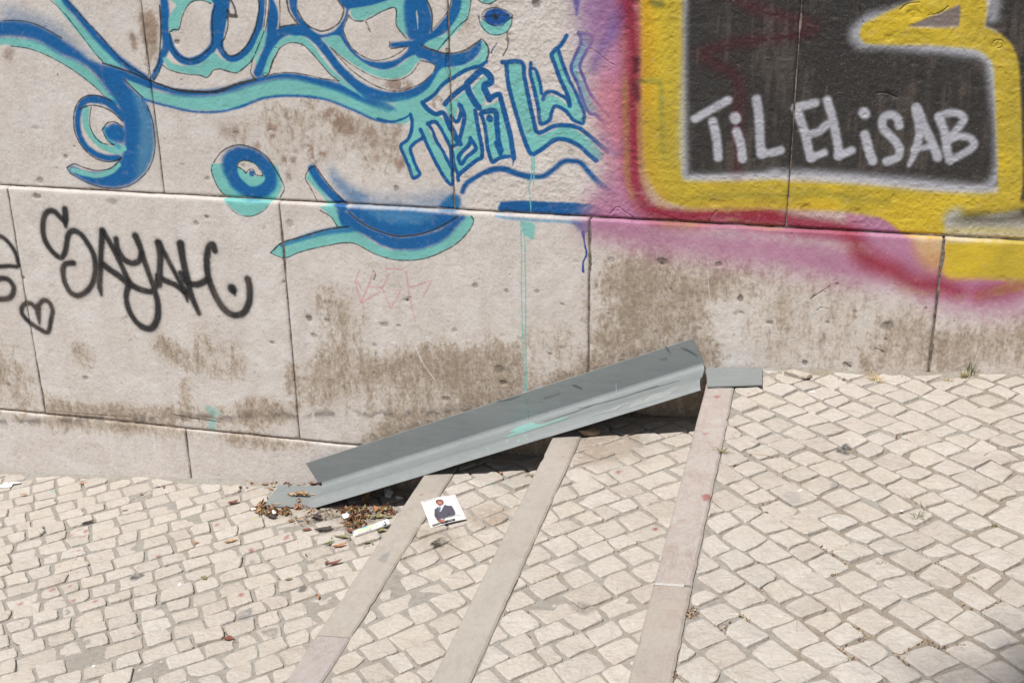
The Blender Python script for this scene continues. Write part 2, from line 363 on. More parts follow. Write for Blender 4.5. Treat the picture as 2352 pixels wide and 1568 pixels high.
for q, w_ in (('1140,10 1080,50 970,80 880,120 800,175 720,220 660,270 600,350 530,400 470,440', 34), ('470,440 530,510 610,555 690,545 740,640 800,760 850,850 870,870', [44, 44, 40, 60, 60, 44]), ('870,870 800,890 770,930 780,1100 785,1290 720,1250 640,1120 570,990 500,840 450,720', 34),
              ('450,720 470,800 390,860 345,920 370,1020 410,1120 440,1190 370,1225 330,1120 280,1000 240,890 310,830 350,740 360,640 345,560', 34), ('345,560 270,605 150,635 0,605', 18),
              ('520,660 600,640 650,690 700,780 740,860 770,930', 34), ('530,660 580,740 610,830 680,940 730,1040 775,1120', 32), ('705,450 750,400 830,330 920,265', 46),
              ('950,230 1030,150 1100,100 1170,150 1190,220 1120,260 1140,330 1170,400', 60), ('1170,400 1270,350 1300,430 1350,620 1390,780 1420,950 1430,1020', 48), ('940,240 960,330 1010,420 1060,490', 58),
              ('1430,1010 1420,1095', [22, 10]), ('855,455 875,540 830,640 770,580', 36), ('870,470 910,580 890,700 860,820 850,860', 40), ('1025,520 1040,620 1065,760 1095,900 1095,1010 1040,1040 950,1110 850,1200 845,1250', 38),
              ('845,1200 800,1080 785,960', 34), ('975,810 1030,920 940,1000 880,1080 850,1010 900,940 960,880 975,810', 36), ('1085,560 1110,540 1230,530 1250,680 1270,850 1295,940', 48), ('1250,860 1280,940 1298,1020', [50, 50, 14]),
              ('1095,580 1130,720 1150,880 1180,1010 1210,1060 1290,1015 1400,1000', 36), ('1172,600 1178,606', 62)):
    SK('P', q, w_, BL, 4)
SK('P', '890,1370 930,1290 1030,1220 1140,1160 1260,1130 1380,1150 1480,1190 1600,1222', 48, BL, 10)
PG('Q', '130,310 240,310 270,450 310,640 350,800 380,880 500,840 600,800 720,860 800,920 900,1030 860,1080 800,1060 720,960 620,910 520,910 430,980 330,1030 270,850 190,620 150,450', TQ, 5)
PG('Q', '330,370 360,380 400,480 410,590 460,560 540,580 620,640 600,560 520,330 490,240 550,210 580,320 640,500 700,600 740,740 720,780 640,730 520,650 490,680 480,750 400,790 370,640 340,500', TQ, 5)
PG('Q', '710,100 790,110 780,180 690,340 740,480 800,600 900,720 960,810 870,740 780,700 740,620 690,480 640,360 690,240', rgb(112, 186, 188), 6)
for q, w_ in (('100,305 250,305 275,430 310,600 340,740 370,850 420,850 500,810 600,800 700,820 780,880 860,950 930,1010', 30), ('130,310 145,470 190,650 250,850 320,1020 380,1010 450,960 520,915 600,915 700,960 780,1030 840,1080', 30),
              ('325,310 320,400 350,520 380,660 400,785 470,760 490,690 520,650 600,690 660,760 730,785 745,740', 26), ('330,350 365,370 400,480 410,550', 24), ('420,595 440,550 490,535 550,560 610,600 630,650', 26),
              ('630,640 610,560 560,450 520,340 490,240 560,170 605,95', 28), ('540,200 570,300 620,430 680,550 740,690 745,740', 24)):
    SK('Q', q, w_, BL, 4)
for q in ('700,70 720,140 680,240 640,350 690,470 730,590 780,700 840,720 900,790', '700,75 790,90 810,130 760,220 710,330 740,430 790,550 860,640 940,730'):
    SK('Q', q, 27, rgb(70, 92, 158), 6)
SK('Q', '-20,1165 100,1140 220,1180 320,1200 420,1200 500,1150 570,1090 640,1080 720,1100 800,1190 880,1270 960,1320', 38, BL, 10)
PG('Q', '85,1400 250,1390 500,1400 700,1410 850,1430 885,1490 850,1512 600,1510 330,1490 80,1478', BL, 10)
SK('Q', '60,1500 200,1520 400,1535 600,1545 760,1558', 20, rgb(60, 150, 190), 14, .8)
PG('G', '470,140 560,150 640,162 630,215 590,235 560,220 530,190', rgb(48, 84, 150), 20, .85)
SK('G', '575,225 585,300 598,380 575,440 577,500', [26, 14, 13, 14, 20], rgb(40, 80, 146), 3)
# --- pink cloud, red and yellow frame
PG('C', '540,-250 980,-250 1010,1560 980,1660 560,1640 590,1400 720,1220 690,980 640,720 620,400 560,150', PINK, 130, .97)
PG('C', '520,-150 820,-150 830,150 720,330 640,300 560,120', PURP, 120, .5)
PG('C', '470,-200 640,-200 650,350 600,720 520,420', rgb(150, 122, 172), 120, .4)
SK('C', '850,100 780,220 690,360 640,480', [120, 90, 60, 50], rgb(120, 96, 152), 50, .75)
PG('C', '620,620 860,560 880,1200 780,1150 680,900', rgb(206, 120, 130), 110, .55)
SK('C', '700,960 800,1080 880,980', 60, rgb(140, 110, 160), 40, .4)
PG('G', '660,120 900,100 1200,170 1500,200 1916,230 2600,330 3300,420 3700,420 3700,780 3100,760 2950,680 2750,610 2500,590 2200,540 1916,480 1600,430 1300,390 1100,370 950,330 780,260', PINK, 150, 1.0)
PG('G', '660,80 900,40 1300,80 1916,120 2500,200 2500,300 1916,240 1300,190 900,160', PINK, 30, .9)
SK('C', '860,-120 900,100 920,400 918,700 925,1000 930,1250 985,1410 1090,1490 1250,1520 1500,1500 1700,1490 1900,1510', 112, RED, 84, .95, spatter=.3)
PG('H', '640,90 900,110 1080,180 1160,300 1240,500 1000,480 800,330 700,220', PINK, 40, .95)
SK('H', '-20,110 200,130 400,170 600,200 720,270 770,370 850,430 1000,490 1100,560 1200,590 1330,600 1450,640', [110, 110, 110, 90, 110, 120, 90, 100, 90, 60], RED, 90, .85, spatter=.3)
SK('H', '1600,660 1750,630 1960,580', 70, RED, 90, .7)
SK('C', '1122,-120 1130,300 1122,700 1132,1100 1150,1240 1245,1350 1500,1370 1916,1362', [296, 296, 286, 276, 250, 210, 196, 200], YEL, 24)
SK('D', '180,1372 300,1375 700,1395 1000,1430 1300,1450 1600,1440 1850,1420', [190, 200, 200, 220, 200, 170, 120], YEL, 24)
PG('D', '-470,-160 -470,500 -465,1245 0,1225 400,1225 800,1250 1300,1310 1700,1320 1765,1310 1740,1150 1720,700 1680,450 1550,370 1000,320 780,310 740,230 850,130 1100,50 1400,-60 1700,-160 2100,-160 2100,1600 1890,1500 1890,1300 1880,900 1860,500 1830,350 1730,230 1640,190 1700,0 1660,-160 1200,-160', SOOT, 14, .97, smooth=False)
SK('C', '1600,-40 1750,60 1930,120 2080,160 2170,210 1960,270 1650,310 1420,372 1400,400 1520,470 1640,550 1662,700 1650,900 1640,1100 1640,1230', [90, 90, 90, 90, 90, 80, 80, 80, 80, 80, 70, 60], rgb(84, 22, 32), 50, .55)
SK('C', '1278,-60 1272,400 1262,800 1262,1100 1285,1250 1600,1240 1916,1222', [40, 40, 70, 80, 60, 50, 50], PALE, 36, .85, smooth=False)
SK('D', '160,1218 400,1222 800,1255 1200,1292 1500,1322 1660,1315 1735,1200 1737,900 1712,650 1690,500 1640,400 1500,372 1300,350 1100,340 900,322 775,305 742,245 785,180 850,125 1000,85 1150,35 1300,-40', [60, 60, 70, 76, 70, 76, 70, 70, 76, 70, 76, 76, 60, 60, 80, 100, 80, 60, 40, 50, 50], PALE, 44, .9)
SK('D', '1725,-40 1700,130', 80, PALE, 40, .8)
SK('D', '850,235 950,190 1100,125 1250,60 1400,-10 1520,-90', [130, 150, 150, 150, 150, 150], YEL, 20)
SK('D', '850,240 1000,258 1200,262 1400,268 1600,278 1720,335 1790,450 1808,700 1818,1000 1822,1330 1780,1420', [140, 120, 110, 120, 140, 150, 150, 150, 150, 150, 130], YEL, 18)
SK('D', '1540,-80 1560,60 1545,210', 165, YEL, 16)
PG('D', '1100,195 1300,110 1478,42 1468,195', rgb(128, 116, 112), 10, smooth=False)
SK('C', '1200,-100 1190,300 1200,700 1190,1150', 100, rgb(178, 160, 60), 60, .6)
SK('C', '1005,-100 1010,500 1015,1000 1040,1250 1120,1400', 80, rgb(204, 146, 36), 60, .6)
SK('C', '1300,1440 1600,1450 1900,1440 2300,1460', 60, rgb(204, 156, 40), 50, .5)
SK('D', '1830,500 1850,900 1860,1250', 60, rgb(176, 160, 60), 50, .55)
SK('D', '1000,270 1300,275 1600,290', 50, rgb(180, 160, 56), 40, .5)
SK('C', '960,580 1060,575 1110,600 1115,800 1125,1100', 36, rgb(120, 130, 70), 24, .5)
SK('C', '1060,30 1110,40', 40, rgb(70, 80, 60), 24, .6)
SK('C', '940,420 935,500', 40, rgb(60, 20, 30), 24, .7)
SK('C', '925,600 945,690', 44, rgb(60, 20, 30), 24, .6)
SK('C', '1350,1390 1600,1370 1916,1380 2200,1360 2500,1400 2700,1430', 50, rgb(150, 140, 50), 30, .55)
PG('H', '900,120 1000,40 1150,10 1350,10 1365,120 1352,262 1200,262 1080,250 1000,190', YEL, 16)
PG('H', '1358,20 1916,20 2100,0 2100,90 1916,90 1500,100 1370,110', YEL, 30)
SK('H', '1440,150 1600,150 1760,150 2000,110', [90, 100, 90, 130], rgb(72, 70, 46), 70, .9)
SK('H', '1400,140 1440,110', 80, PALE, 50, .8)
SK('H', '1360,240 1600,230 1916,240 2050,240', 50, rgb(200, 190, 110), 34, .7)
PG('H', '1360,285 2100,300 2100,535 1600,545 1400,545 1350,500 1345,340', YEL, 26)
PG('H', '1140,260 1350,270 1345,480 1240,480 1170,380', rgb(214, 160, 60), 60, .6)
for q, w_ in (('1350,842 1450,782 1580,712', 60), ('1475,860 1500,980 1512,1110', 66), ('1628,832 1633,840', 78), ('1640,930 1670,1020 1682,1120', 66)):
    SK('C', q, w_, PALE, 16)
for q, w_ in (('45,705 65,850 70,1000 80,1085', 66), ('80,1085 150,1078 215,1060', 60), ('320,762 455,730', 62), ('325,770 360,870 390,960 410,1060 430,1112', 64), ('425,1112 520,1078', 56), ('415,950 480,930 540,880', 56), ('540,712 580,850 610,1000 622,1100', 62), ('622,1100 710,1062', 60),
              ('795,795 803,808', 72), ('805,955 830,1050 857,1135', 66), ('1045,890 1030,835 980,812 932,840 930,900 970,950 1020,1000 1048,1060 1030,1110 980,1132 955,1140', 60), ('1160,765 1188,900 1175,1000 1140,1110 1112,1165', [60, 66, 56, 46, 30]),
              ('1170,770 1222,900 1280,1020 1315,1112', 62), ('1150,1055 1270,1030', 46), ('1322,835 1360,930 1378,1050 1400,1130', 58), ('1400,1130 1480,1092 1562,1035 1550,985 1470,962 1390,985 1470,890 1498,840 1450,802 1380,802 1322,825', 54)):
    SK('D', q, w_, PALE, 16)
SK('C', '640,-20 1310,-20', 0.1, RED)
SK('C', '515,-30 520,40 520,110', [70, 40, 14], rgb(92, 84, 150), 14, .9)
# --- black tags, lower course
for q, w_ in (('452,66 456,120 456,185', [42, 46, 26]), ('450,150 420,122 380,84 340,80 310,110 298,180 306,260 340,330 390,385 425,402 450,370 465,300 475,245 510,216 560,236 610,300 652,380 666,470 650,570 600,640 540,666 488,640 450,570 438,490 458,446 512,440', 38),
              ('715,218 705,350 700,500 695,600 706,660', [46, 40, 38, 40, 24]), ('715,218 760,290 830,420 880,530 912,590', 38), ('720,450 770,490 830,530 890,582', 44),
              ('808,272 820,345 862,412 920,440 966,425 985,380', [36, 42, 42, 40, 40, 36]), ('942,252 975,330 1010,440 1050,550 1080,640 1100,740 1095,830 1060,890 1010,892 950,850 900,770 880,680 892,612 920,597 980,625 1062,635 1095,560', [48, 42, 38, 38, 40, 44, 46, 46, 44, 40, 40, 40, 44, 44, 42, 40, 40]),
              ('1100,302 1116,400 1112,500 1108,590', 44), ('1105,302 1160,400 1230,530 1290,640 1305,705', [44, 34, 34, 40, 20]), ('1100,530 1150,562 1220,592 1285,640', 40),
              ('1256,308 1270,400 1300,530 1330,660 1386,788', [56, 48, 44, 44, 34]), ('1260,512 1300,572 1370,590 1440,560', 42), ('1495,352 1480,312 1452,340 1440,430 1452,540 1492,650 1552,750 1620,800 1690,790 1732,720 1738,620 1724,552', 44),
              ('1614,616 1620,624', 58), ('1620,630 1636,662', [40, 16]), ('255,755 212,722 165,732 150,782 190,840 260,890 332,920 352,850 366,770 342,712 300,702 266,740', 34), ('265,750 268,800 275,862', [44, 40, 16]),
              ('-60,240 0,255 50,290 100,360 125,440 118,465 60,462 -60,466', 30), ('-40,560 10,548 60,560 95,610 80,670 30,692 -40,690', 38)):
    SK('E', q, w_, INK, 9, .96)
# --- faint pink scribble, scratches and drips
for q in ('762,485 730,570 770,715 865,500', '740,560 770,620', '810,605 910,612', '965,515 917,620 980,760 1045,632 990,632', '1085,505 1110,690 1150,850', '1110,612 1265,560 1200,680', '770,720 900,640', '940,480 1060,485'):
    SK('F', q, 13, rgb(206, 130, 146), 3, .5, smooth=False)
for q in ('1885,150 1888,500 1890,700 1902,1100 1906,1330',):
    SK('F', q, 7, TQ, 2, .95)
for q in ('168,165 172,400 176,700 176,1000 181,1330', ):
    SK('G', q, 8, TQ, 2, .95)
PG('G', '140,150 236,165 236,255 215,278 195,262 165,245 150,200', TQ, 6, .9)
for q in ('332,1040 332,1180 310,1290 320,1400 325,1495', '350,1050 350,1170 345,1270'):
    SK('Q', q, [12, 9, 9], TQ, 2)
PG('E', '1425,1425 1500,1450 1545,1500 1490,1500 1450,1480', TQ, 14, .55)
PG('E', '1450,1540 1500,1520 1500,1600 1460,1600', TQ, 14, .6)
for q in ('1130,965 1160,1050 1210,1150 1290,1260',):
    SK('F', q, [8, 12, 5], rgb(222, 216, 206), 3, .7)
SK('G', '1445,370 1450,600 1475,800', [7, 8, 12], rgb(214, 206, 196), 3, .6)
PG('G', '1455,835 1500,825 1512,850 1535,890 1515,895 1490,855', rgb(214, 206, 200), 4, .8)
# wear: the paint is thin over the roughest grain
hh, ww = wall_paint.h, wall_paint.w
wear = fbm(hh, ww, 12, 91, 3)
big = fbm(hh, ww, 120, 97, 4)
sootmask = (wall_paint.rgb.max(-1) < 0.24) & (wall_paint.a > .5)
streak = fbm(hh, ww, 60, 98, 4, cellx=9)
wall_paint.a *= 1 - np.where(sootmask, 0, 0.07 * sstep(0.64, 0.80, wear))
thin = (sstep(0.46, 0.66, 0.55 * big + 0.45 * streak) * .8)[..., None]
wall_paint.rgb[sootmask] += (np.array(rgb(78, 68, 62), np.float32) * thin + wall_paint.rgb * (1 - thin) - wall_paint.rgb)[sootmask]
yelmask = (wall_paint.rgb[..., 0] > .6) & (wall_paint.rgb[..., 2] < .45)
ol = (sstep(0.42, 0.62, big) * .45)[..., None]
wall_paint.rgb[yelmask] += ((np.array(rgb(170, 150, 60), np.float32) - wall_paint.rgb) * ol)[yelmask]
wall_paint.rgb *= (0.94 + 0.12 * fbm(hh, ww, 40, 99, 4))[..., None]
IMG_PAINT = wall_paint.image('wall_paint', 0.80)

# ------------------------------------------------------------------ dirt with painted under-ramp shade, rust and relief of the wall (one float sheet)
dirt = Canvas(WX0, WX1, WZ0, WZ1, 0.0025, 5)
rust = Canvas(WX0, WX1, WZ0, WZ1, 0.0025, 6)
def DG(cv, zoom, s, soft, op):
    cv.poly(wp(zoom, s), (1, 1, 1), 1.5 * soft * PXM / ZO[zoom][2], op, rough=0.6)
DG(dirt, 'F', '470,560 560,620 640,640 720,760 820,840 800,1050 900,1110 1000,985 1150,1000 1300,960 1500,980 1700,1000 1900,1050 1960,1330 1400,1500 800,1480 400,1450 330,1300 480,1100 540,900 440,700', 90, .85)
DG(dirt, 'G', '640,560 900,340 1150,330 1330,560 1500,400 1720,600 1450,800 1520,1100 1350,1260 900,1200 640,1250 520,1200 640,900', 100, .95)
DG(dirt, 'G', '0,900 200,850 560,1000 600,1250 0,1400', 80, .6)
DG(dirt, 'H', '-50,380 300,480 600,560 800,640 700,900 900,1200 400,1200 0,1180', 120, .6)
DG(dirt, 'H', '1000,780 1250,740 1250,1200 800,1200 900,950', 90, .55)
DG(dirt, 'H', '1290,880 1600,900 2000,880 2000,1230 1290,1230', 70, .85)
DG(dirt, 'E', '470,950 620,980 660,1100 560,1140 500,1080', 40, .7)
DG(dirt, 'E', '1080,980 1180,950 1300,1020 1420,880 1480,1000 1620,950 1720,1100 1660,1250 1450,1240 1300,1200 1180,1120', 40, .75)
DG(dirt, 'E', '1270,1240 1340,1240 1350,1400 1300,1460 1240,1400', 25, .9)
DG(dirt, 'E', '-50,1080 200,1120 280,1300 250,1440 -50,1440', 70, .8)
DG(dirt, 'E', '340,1400 900,1430 1300,1430 1916,1420 1916,1560 900,1540 340,1500', 40, .75)
DG(dirt, 'F', '240,1120 330,1150 340,1320 250,1330', 20, .85)
DG(dirt, 'F', '-10,1380 320,1400 320,1500 0,1500', 30, .6)
DG(dirt, 'A', '945,90 1060,100 1080,380 1000,420 960,250', 20, .75)
DG(rust, 'A', '870,230 930,260 925,350 890,340', 14, .8)
DG(rust, 'A', '950,100 1060,110 1080,300 980,300', 30, .6)
DG(rust, 'A', '0,340 70,360 60,420 0,430', 16, .6)
for q, o in (('440,830 560,760 680,860 740,940 640,960 540,880', .7), ('90,880 160,880 150,990 90,960', .9), ('230,900 280,900 290,980 230,960', .7), ('330,1020 400,950 440,1050 440,1180 400,1140', .9), ('210,1060 250,1060 240,1150 205,1140', .8),
             ('440,1040 520,1070 500,1120 450,1100', .9), ('270,1100 300,1100 290,1150 265,1140', .8), ('820,1000 850,1000 850,1040 815,1035', .8), ('860,1090 890,1090 880,1140 850,1130', .8), ('980,870 1040,870 1020,950 980,930', .7),
             ('990,1120 1060,1110 1050,1190 1000,1200', .8), ('0,1000 60,1000 40,1060 0,1050', .7), ('370,880 420,870 410,960 370,960', .7), ('230,1200 270,1200 260,1280 230,1270', .8), ('900,590 1000,550 1100,580 1100,640 1000,640 930,630', .9), ('1240,680 1330,640 1340,740 1260,780', .6), ('750,920 850,900 880,980 780,1000', .4)):
    DG(rust, 'B', q, 18, o)
DG(dirt, 'B', '20,760 300,700 700,830 1000,900 1050,1100 700,1150 400,1050 100,1100 -50,1000', 120, .6)
DG(rust, 'A', '1500,880 1640,880 1650,980 1520,960', 20, .5)
DG(dirt, 'B', '1370,100 1560,120 1500,260 1400,300', 40, .4)
DG(dirt, 'a', '1560,1640 2780,1400 2830,1480 2780,1700 2000,1900 1400,1960', 30, 1.0)  # brown stain plus the ramp's shade painted into the wall colour, laid twice
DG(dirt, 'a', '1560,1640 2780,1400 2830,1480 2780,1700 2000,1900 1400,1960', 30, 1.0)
DG(dirt, 'a', '0,1640 700,1690 1200,1760 1200,1800 600,1740 0,1690', 20, .5)
dh, dw = dirt.h, dirt.w
fine = fbm(dh, dw, 5, 41, 3)
streaky = fbm(dh, dw, 26, 42, 5, cellx=7)
blot = fbm(dh, dw, 60, 43, 5)
D_ = dirt.a
zz = (np.arange(dh) * dirt.res + WZ0)[:, None]; xx = (np.arange(dw) * dirt.res + WX0)[None, :]
# old ground line: a dark tarry streak that follows the slope
lz = 0.385 + 0.119 * xx + 0.006 * (fbm(dh, dw, 40, 44, 2) - .5) * 2
tar = np.exp(-((zz - lz) / 0.013) ** 2) * sstep(0.42, 0.62, fbm(dh, dw, 14, 45, 3)) * (xx < -1.05) * 0.9
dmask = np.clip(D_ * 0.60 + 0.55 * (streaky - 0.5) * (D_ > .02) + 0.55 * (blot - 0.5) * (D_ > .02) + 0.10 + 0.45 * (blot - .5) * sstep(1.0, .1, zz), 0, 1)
R_ = rust.a
rmask = np.clip(R_ * 1.3 * sstep(0.30, 0.52, blot * .5 + fine * .5), 0, 1)
# relief: pits, chips, cracks, bush-hammer grain
pits = np.zeros((dh, dw), np.float32)
def pit(zoom, x, y, r, depth, ar=1.0):
    P = dirt.uv(wp(zoom, '%g,%g' % (x, y)))[0]
    rr = r * PXM / ZO[zoom][2] / dirt.res
    b = dirt.box(P[0] - rr * 2.2 * ar, P[0] + rr * 2.2 * ar, P[1] - rr * 2.2, P[1] + rr * 2.2)
    if not b: return
    X = np.arange(b[0], b[1])[None, :]; Y = np.arange(b[2], b[3])[:, None]
    d = np.sqrt(((X - P[0]) / ar) ** 2 + (Y - P[1]) ** 2) / rr + (fine[b[2]:b[3], b[0]:b[1]] - .5) * 0.9
    np.maximum(pits[b[2]:b[3], b[0]:b[1]], depth * (1 - sstep(0.5, 1.15, d)), out=pits[b[2]:b[3], b[0]:b[1]])
for q in (('E', 1440, 122, 14, .9, 1.6), ('E', 1365, 165, 20, .6, 1.2), ('E', 160, 545, 16, 1, .9), ('E', 60, 1290, 20, .5, 1), ('E', 600, 1240, 26, .6, 1.3), ('E', 780, 20, 34, .35, 1.6), ('E', 255, -20, 26, .7, 1.5),
          ('F', 275, 168, 36, .45, 1), ('F', 408, 832, 28, .8, 1.1), ('F', 1562, 602, 24, .6, 1.1), ('F', 930, 872, 26, .5, 1.8), ('F', 150, 995, 14, .7, 1.5), ('F', 1780, 635, 18, .5, 1), ('F', 1030, 880, 14, .5, 1.6), ('F', 1420, 910, 22, .4, 1), ('F', 1730, 1180, 34, .6, 1.2),
          ('F', 530, 840, 16, .5, 1.4), ('F', 865, 1015, 18, .4, 1.3), ('F', 1360, 1385, 24, .6, 1.5), ('F', 1085, 700, 16, .4, 2), ('F', 440, 945, 20, .5, 1.8), ('F', 235, 575, 20, .5, 1),
          ('G', 1122, 432, 26, .9, 1.7), ('G', 1520, 455, 24, .8, 1.3), ('G', 1667, 688, 26, .9, .9), ('G', 1677, 787, 18, .6, 1.1), ('G', 40, 640, 16, .6, 1), ('G', 252, 640, 16, .5, 1.6), ('G', 430, 730, 12, .5, 1.8), ('G', 630, 455, 10, .7, .7), ('G', 1870, 857, 14, .7, 1.8),
          ('G', 1080, 920, 14, .5, 1), ('G', 750, 795, 12, .5, 1.5), ('G', 345, 1075, 14, .6, 1.3), ('G', 770, 420, 24, .4, 1.4), ('G', 20, 1275, 24, .8, 1.5), ('G', 1185, 625, 12, .6, 1),
          ('H', 605, 588, 18, .7, 1), ('H', 522, 642, 7, .9, 1), ('H', 145, 857, 18, .6, 1.5), ('H', 955, 880, 40, .7, 1.2), ('H', 945, 970, 12, .8, 1), ('H', 540, 855, 14, .5, 1.6), ('H', 385, 1135, 22, .8, 1.2), ('H', 1268, 1030, 22, 1.3, .6), ('H', 1225, 757, 10, .7, 1), ('H', 680, 1150, 24, .5, 1.6), ('H', 290, 240, 10, .6, 1), ('H', 730, 780, 16, .4, 1.4),
          ('H', 390, 70, 30, .6, 1), ('H', 720, 110, 40, .5, 1.4), ('H', 1560, 50, 30, .4, 1.6), ('A', 1205, 305, 22, .8, 1.3), ('A', 430, 1105, 20, .6, 1.3), ('A', 375, 535, 12, .7, .7), ('A', 490, 1035, 10, .8, .8), ('A', 250, 1270, 26, .6, 1.5), ('A', 1420, 1260, 20, .5, 1.3), ('A', 1620, 940, 22, .4, 1.2),
          ('D', 1720, 320, 40, .5, 1), ('D', 1140, 110, 36, .6, 1.4), ('D', 970, 280, 24, .6, 1.6), ('D', 1180, 560, 24, .4, 1.4), ('D', 960, 680, 34, .5, 2), ('D', 340, 915, 22, .5, 1.4), ('D', 380, 1480, 30, .6, 1.2), ('D', 1000, 1395, 26, .5, 1), ('C', 235, 40, 34, .9, 1), ('C', 930, 30, 26, .6, 1.4), ('C', 1490, 1428, 26, .5, 2), ('C', 480, 1080, 26, .4, 1),
          ('C', 210, 940, 26, .5, 1.4), ('B', 1000, 1330, 24, .6, 1), ('B', 1780, 290, 20, .5, 1)):
    pit(*q)
pr = random.Random(5)
for _ in range(300):
    xw, zw = pr.uniform(WX0, WX1), pr.uniform(WZ0, WZ1)
    P = ((xw - WX0) / dirt.res, (zw - WZ0) / dirt.res); rr = pr.uniform(1.2, 4.0); ar = pr.uniform(.8, 2.0)
    b = dirt.box(P[0] - rr * 3, P[0] + rr * 3, P[1] - rr * 2, P[1] + rr * 2)
    if not b: continue
    X = np.arange(b[0], b[1])[None, :]; Y = np.arange(b[2], b[3])[:, None]
    d = np.sqrt(((X - P[0]) / ar) ** 2 + (Y - P[1]) ** 2) / rr + (fine[b[2]:b[3], b[0]:b[1]] - .5)
    np.maximum(pits[b[2]:b[3], b[0]:b[1]], pr.uniform(.10, .35) * (1 - sstep(.4, 1.1, d)), out=pits[b[2]:b[3], b[0]:b[1]])
crk = Canvas(WX0, WX1, WZ0, WZ1, 0.0025, 8)
for z_, q, w_ in (('C', '720,1530 760,1500 800,1460 830,1470 860,1495 900,1520 915,1545', 7), ('C', '560,330 650,370 720,430 790,470', 3), ('D', '1050,80 1100,40 1180,30', 8), ('D', '760,60 770,120 790,170', 6), ('D', '880,660 950,665 1020,690', 9), ('D', '1690,340 1710,300 1760,300 1760,340 1730,350', 7), ('D', '1240,120 1330,100 1380,60', 5),
                  ('B', '1775,240 1780,340 1750,400', 9), ('B', '790,170 800,200 820,240', 6), ('F', '850,500 870,520 860,560', 4), ('H', '470,770 500,750 540,760', 8), ('H', '880,1040 910,1050 930,1065', 8), ('H', '420,690 500,640 580,590', 4), ('H', '660,1140 700,1165', 10), ('G', '1445,160 1470,120 1500,90', 5),
                  ('A', '980,460 1010,490 1010,540', 3), ('B', '1355,360 1360,430 1350,470 1370,560', 20), ('E', '350,1470 700,1500 900,1515', 3), ('a', '700,1660 760,1672 880,1690', 5)):
    crk.stroke(wp(z_, q), w_ * PXM / ZO[z_][2], (1, 1, 1), 1.5 * PXM, 1.0, rough=0.006)
crinkle = fbm(dh, dw, 7, 61, 3)
ridge = 1 - np.abs(2 * fbm(dh, dw, 9, 62, 3) - 1)
upmask = sstep(0.93, 0.95, zz) * sstep(-1.30, -0.95, xx + 0.1 * (blot - .5))       # the crinkly-dressed stones
height = 0.35 * crinkle + 0.20 * blot + (0.75 * ridge) * (0.15 + 0.85 * upmask) + 0.25 * streaky * (1 - upmask)
height = height - 0.8 * pits * (0.5 + fine) - 1.2 * crk.a
mask_img = bpy.data.images.new('wall_relief', dw, dh, alpha=True, float_buffer=True)
mask_img.colorspace_settings.name = 'Non-Color'
mask_img.alpha_mode = 'CHANNEL_PACKED'
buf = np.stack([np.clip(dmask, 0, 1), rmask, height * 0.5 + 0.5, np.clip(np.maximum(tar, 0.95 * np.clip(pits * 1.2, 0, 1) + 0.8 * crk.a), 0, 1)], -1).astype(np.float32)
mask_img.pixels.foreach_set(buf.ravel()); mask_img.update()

# ------------------------------------------------------------------ materials
def mat(name):
    m_ = bpy.data.materials.new(name); m_.use_nodes = True
    nt = m_.node_tree
    return m_, nt, nt.nodes['Principled BSDF']
class NG:
    """Small helper to wire nodes."""
    def __init__(s, nt): s.nt = nt
    def new(s, t, **kw):
        n = s.nt.nodes.new(t)
        for k, v in kw.items(): setattr(n, k, v)
        return n
    def link(s, a, b): s.nt.links.new(a, b)
    def noise(s, scale, detail=4, rough=.55, vec=None, dist=0):
        n = s.new('ShaderNodeTexNoise'); n.inputs['Scale'].default_value = scale; n.inputs['Detail'].default_value = detail
        n.inputs['Roughness'].default_value = rough; n.inputs['Distortion'].default_value = dist
        if vec: s.link(vec, n.inputs['Vector'])
        return n.outputs['Fac']
    def ramp(s, fac, stops, interp='LINEAR'):
        n = s.new('ShaderNodeValToRGB'); cr = n.color_ramp; cr.interpolation = interp
        while len(cr.elements) < len(stops): cr.elements.new(0.5)
        for e, (p, c) in zip(cr.elements, stops):
            e.position = p; e.color = (*c, 1) if not np.isscalar(c) else (c, c, c, 1)
        s.link(fac, n.inputs['Fac']); return n.outputs['Color']
    def mix(s, fac, a, b, mode='MIX'):
        n = s.new('ShaderNodeMix', data_type='RGBA', blend_type=mode)
        for sock, v in ((n.inputs[0], fac), (n.inputs[6], a), (n.inputs[7], b)):
            if hasattr(v, 'is_linked') or hasattr(v, 'links'): s.link(v, sock)
            elif np.isscalar(v): sock.default_value = v
            else: sock.default_value = (*v, 1)
        return n.outputs[2]
    def math(s, op, a, b=0.0):
        n = s.new('ShaderNodeMath', operation=op)
        for sock, v in ((n.inputs[0], a), (n.inputs[1], b)):
            if np.isscalar(v): sock.default_value = v
            else: s.link(v, sock)
        return n.outputs[0]
    def bump(s, h, strength, dist, normal=None):
        n = s.new('ShaderNodeBump'); n.inputs['Strength'].default_value = strength; n.inputs['Distance'].default_value = dist
        s.link(h, n.inputs['Height'])
        if normal: s.link(normal, n.inputs['Normal'])
        return n.outputs['Normal']
    def pos(s): return s.new('ShaderNodeNewGeometry').outputs['Position']
    def image(s, im, uv):
        n = s.new('ShaderNodeTexImage', image=im, extension='CLIP', interpolation='Linear'); s.link(uv, n.inputs['Vector']); return n
def remap(g, vec, x0, x1, y0, y1, ax='XZ'):
    sp = g.new('ShaderNodeSeparateXYZ'); g.link(vec, sp.inputs[0])
    u = g.math('DIVIDE', g.math('SUBTRACT', sp.outputs[ax[0]], x0), x1 - x0)
    v = g.math('DIVIDE', g.math('SUBTRACT', sp.outputs[ax[1]], y0), y1 - y0)
    c = g.new('ShaderNodeCombineXYZ'); g.link(u, c.inputs[0]); g.link(v, c.inputs[1])
    return c.outputs[0]

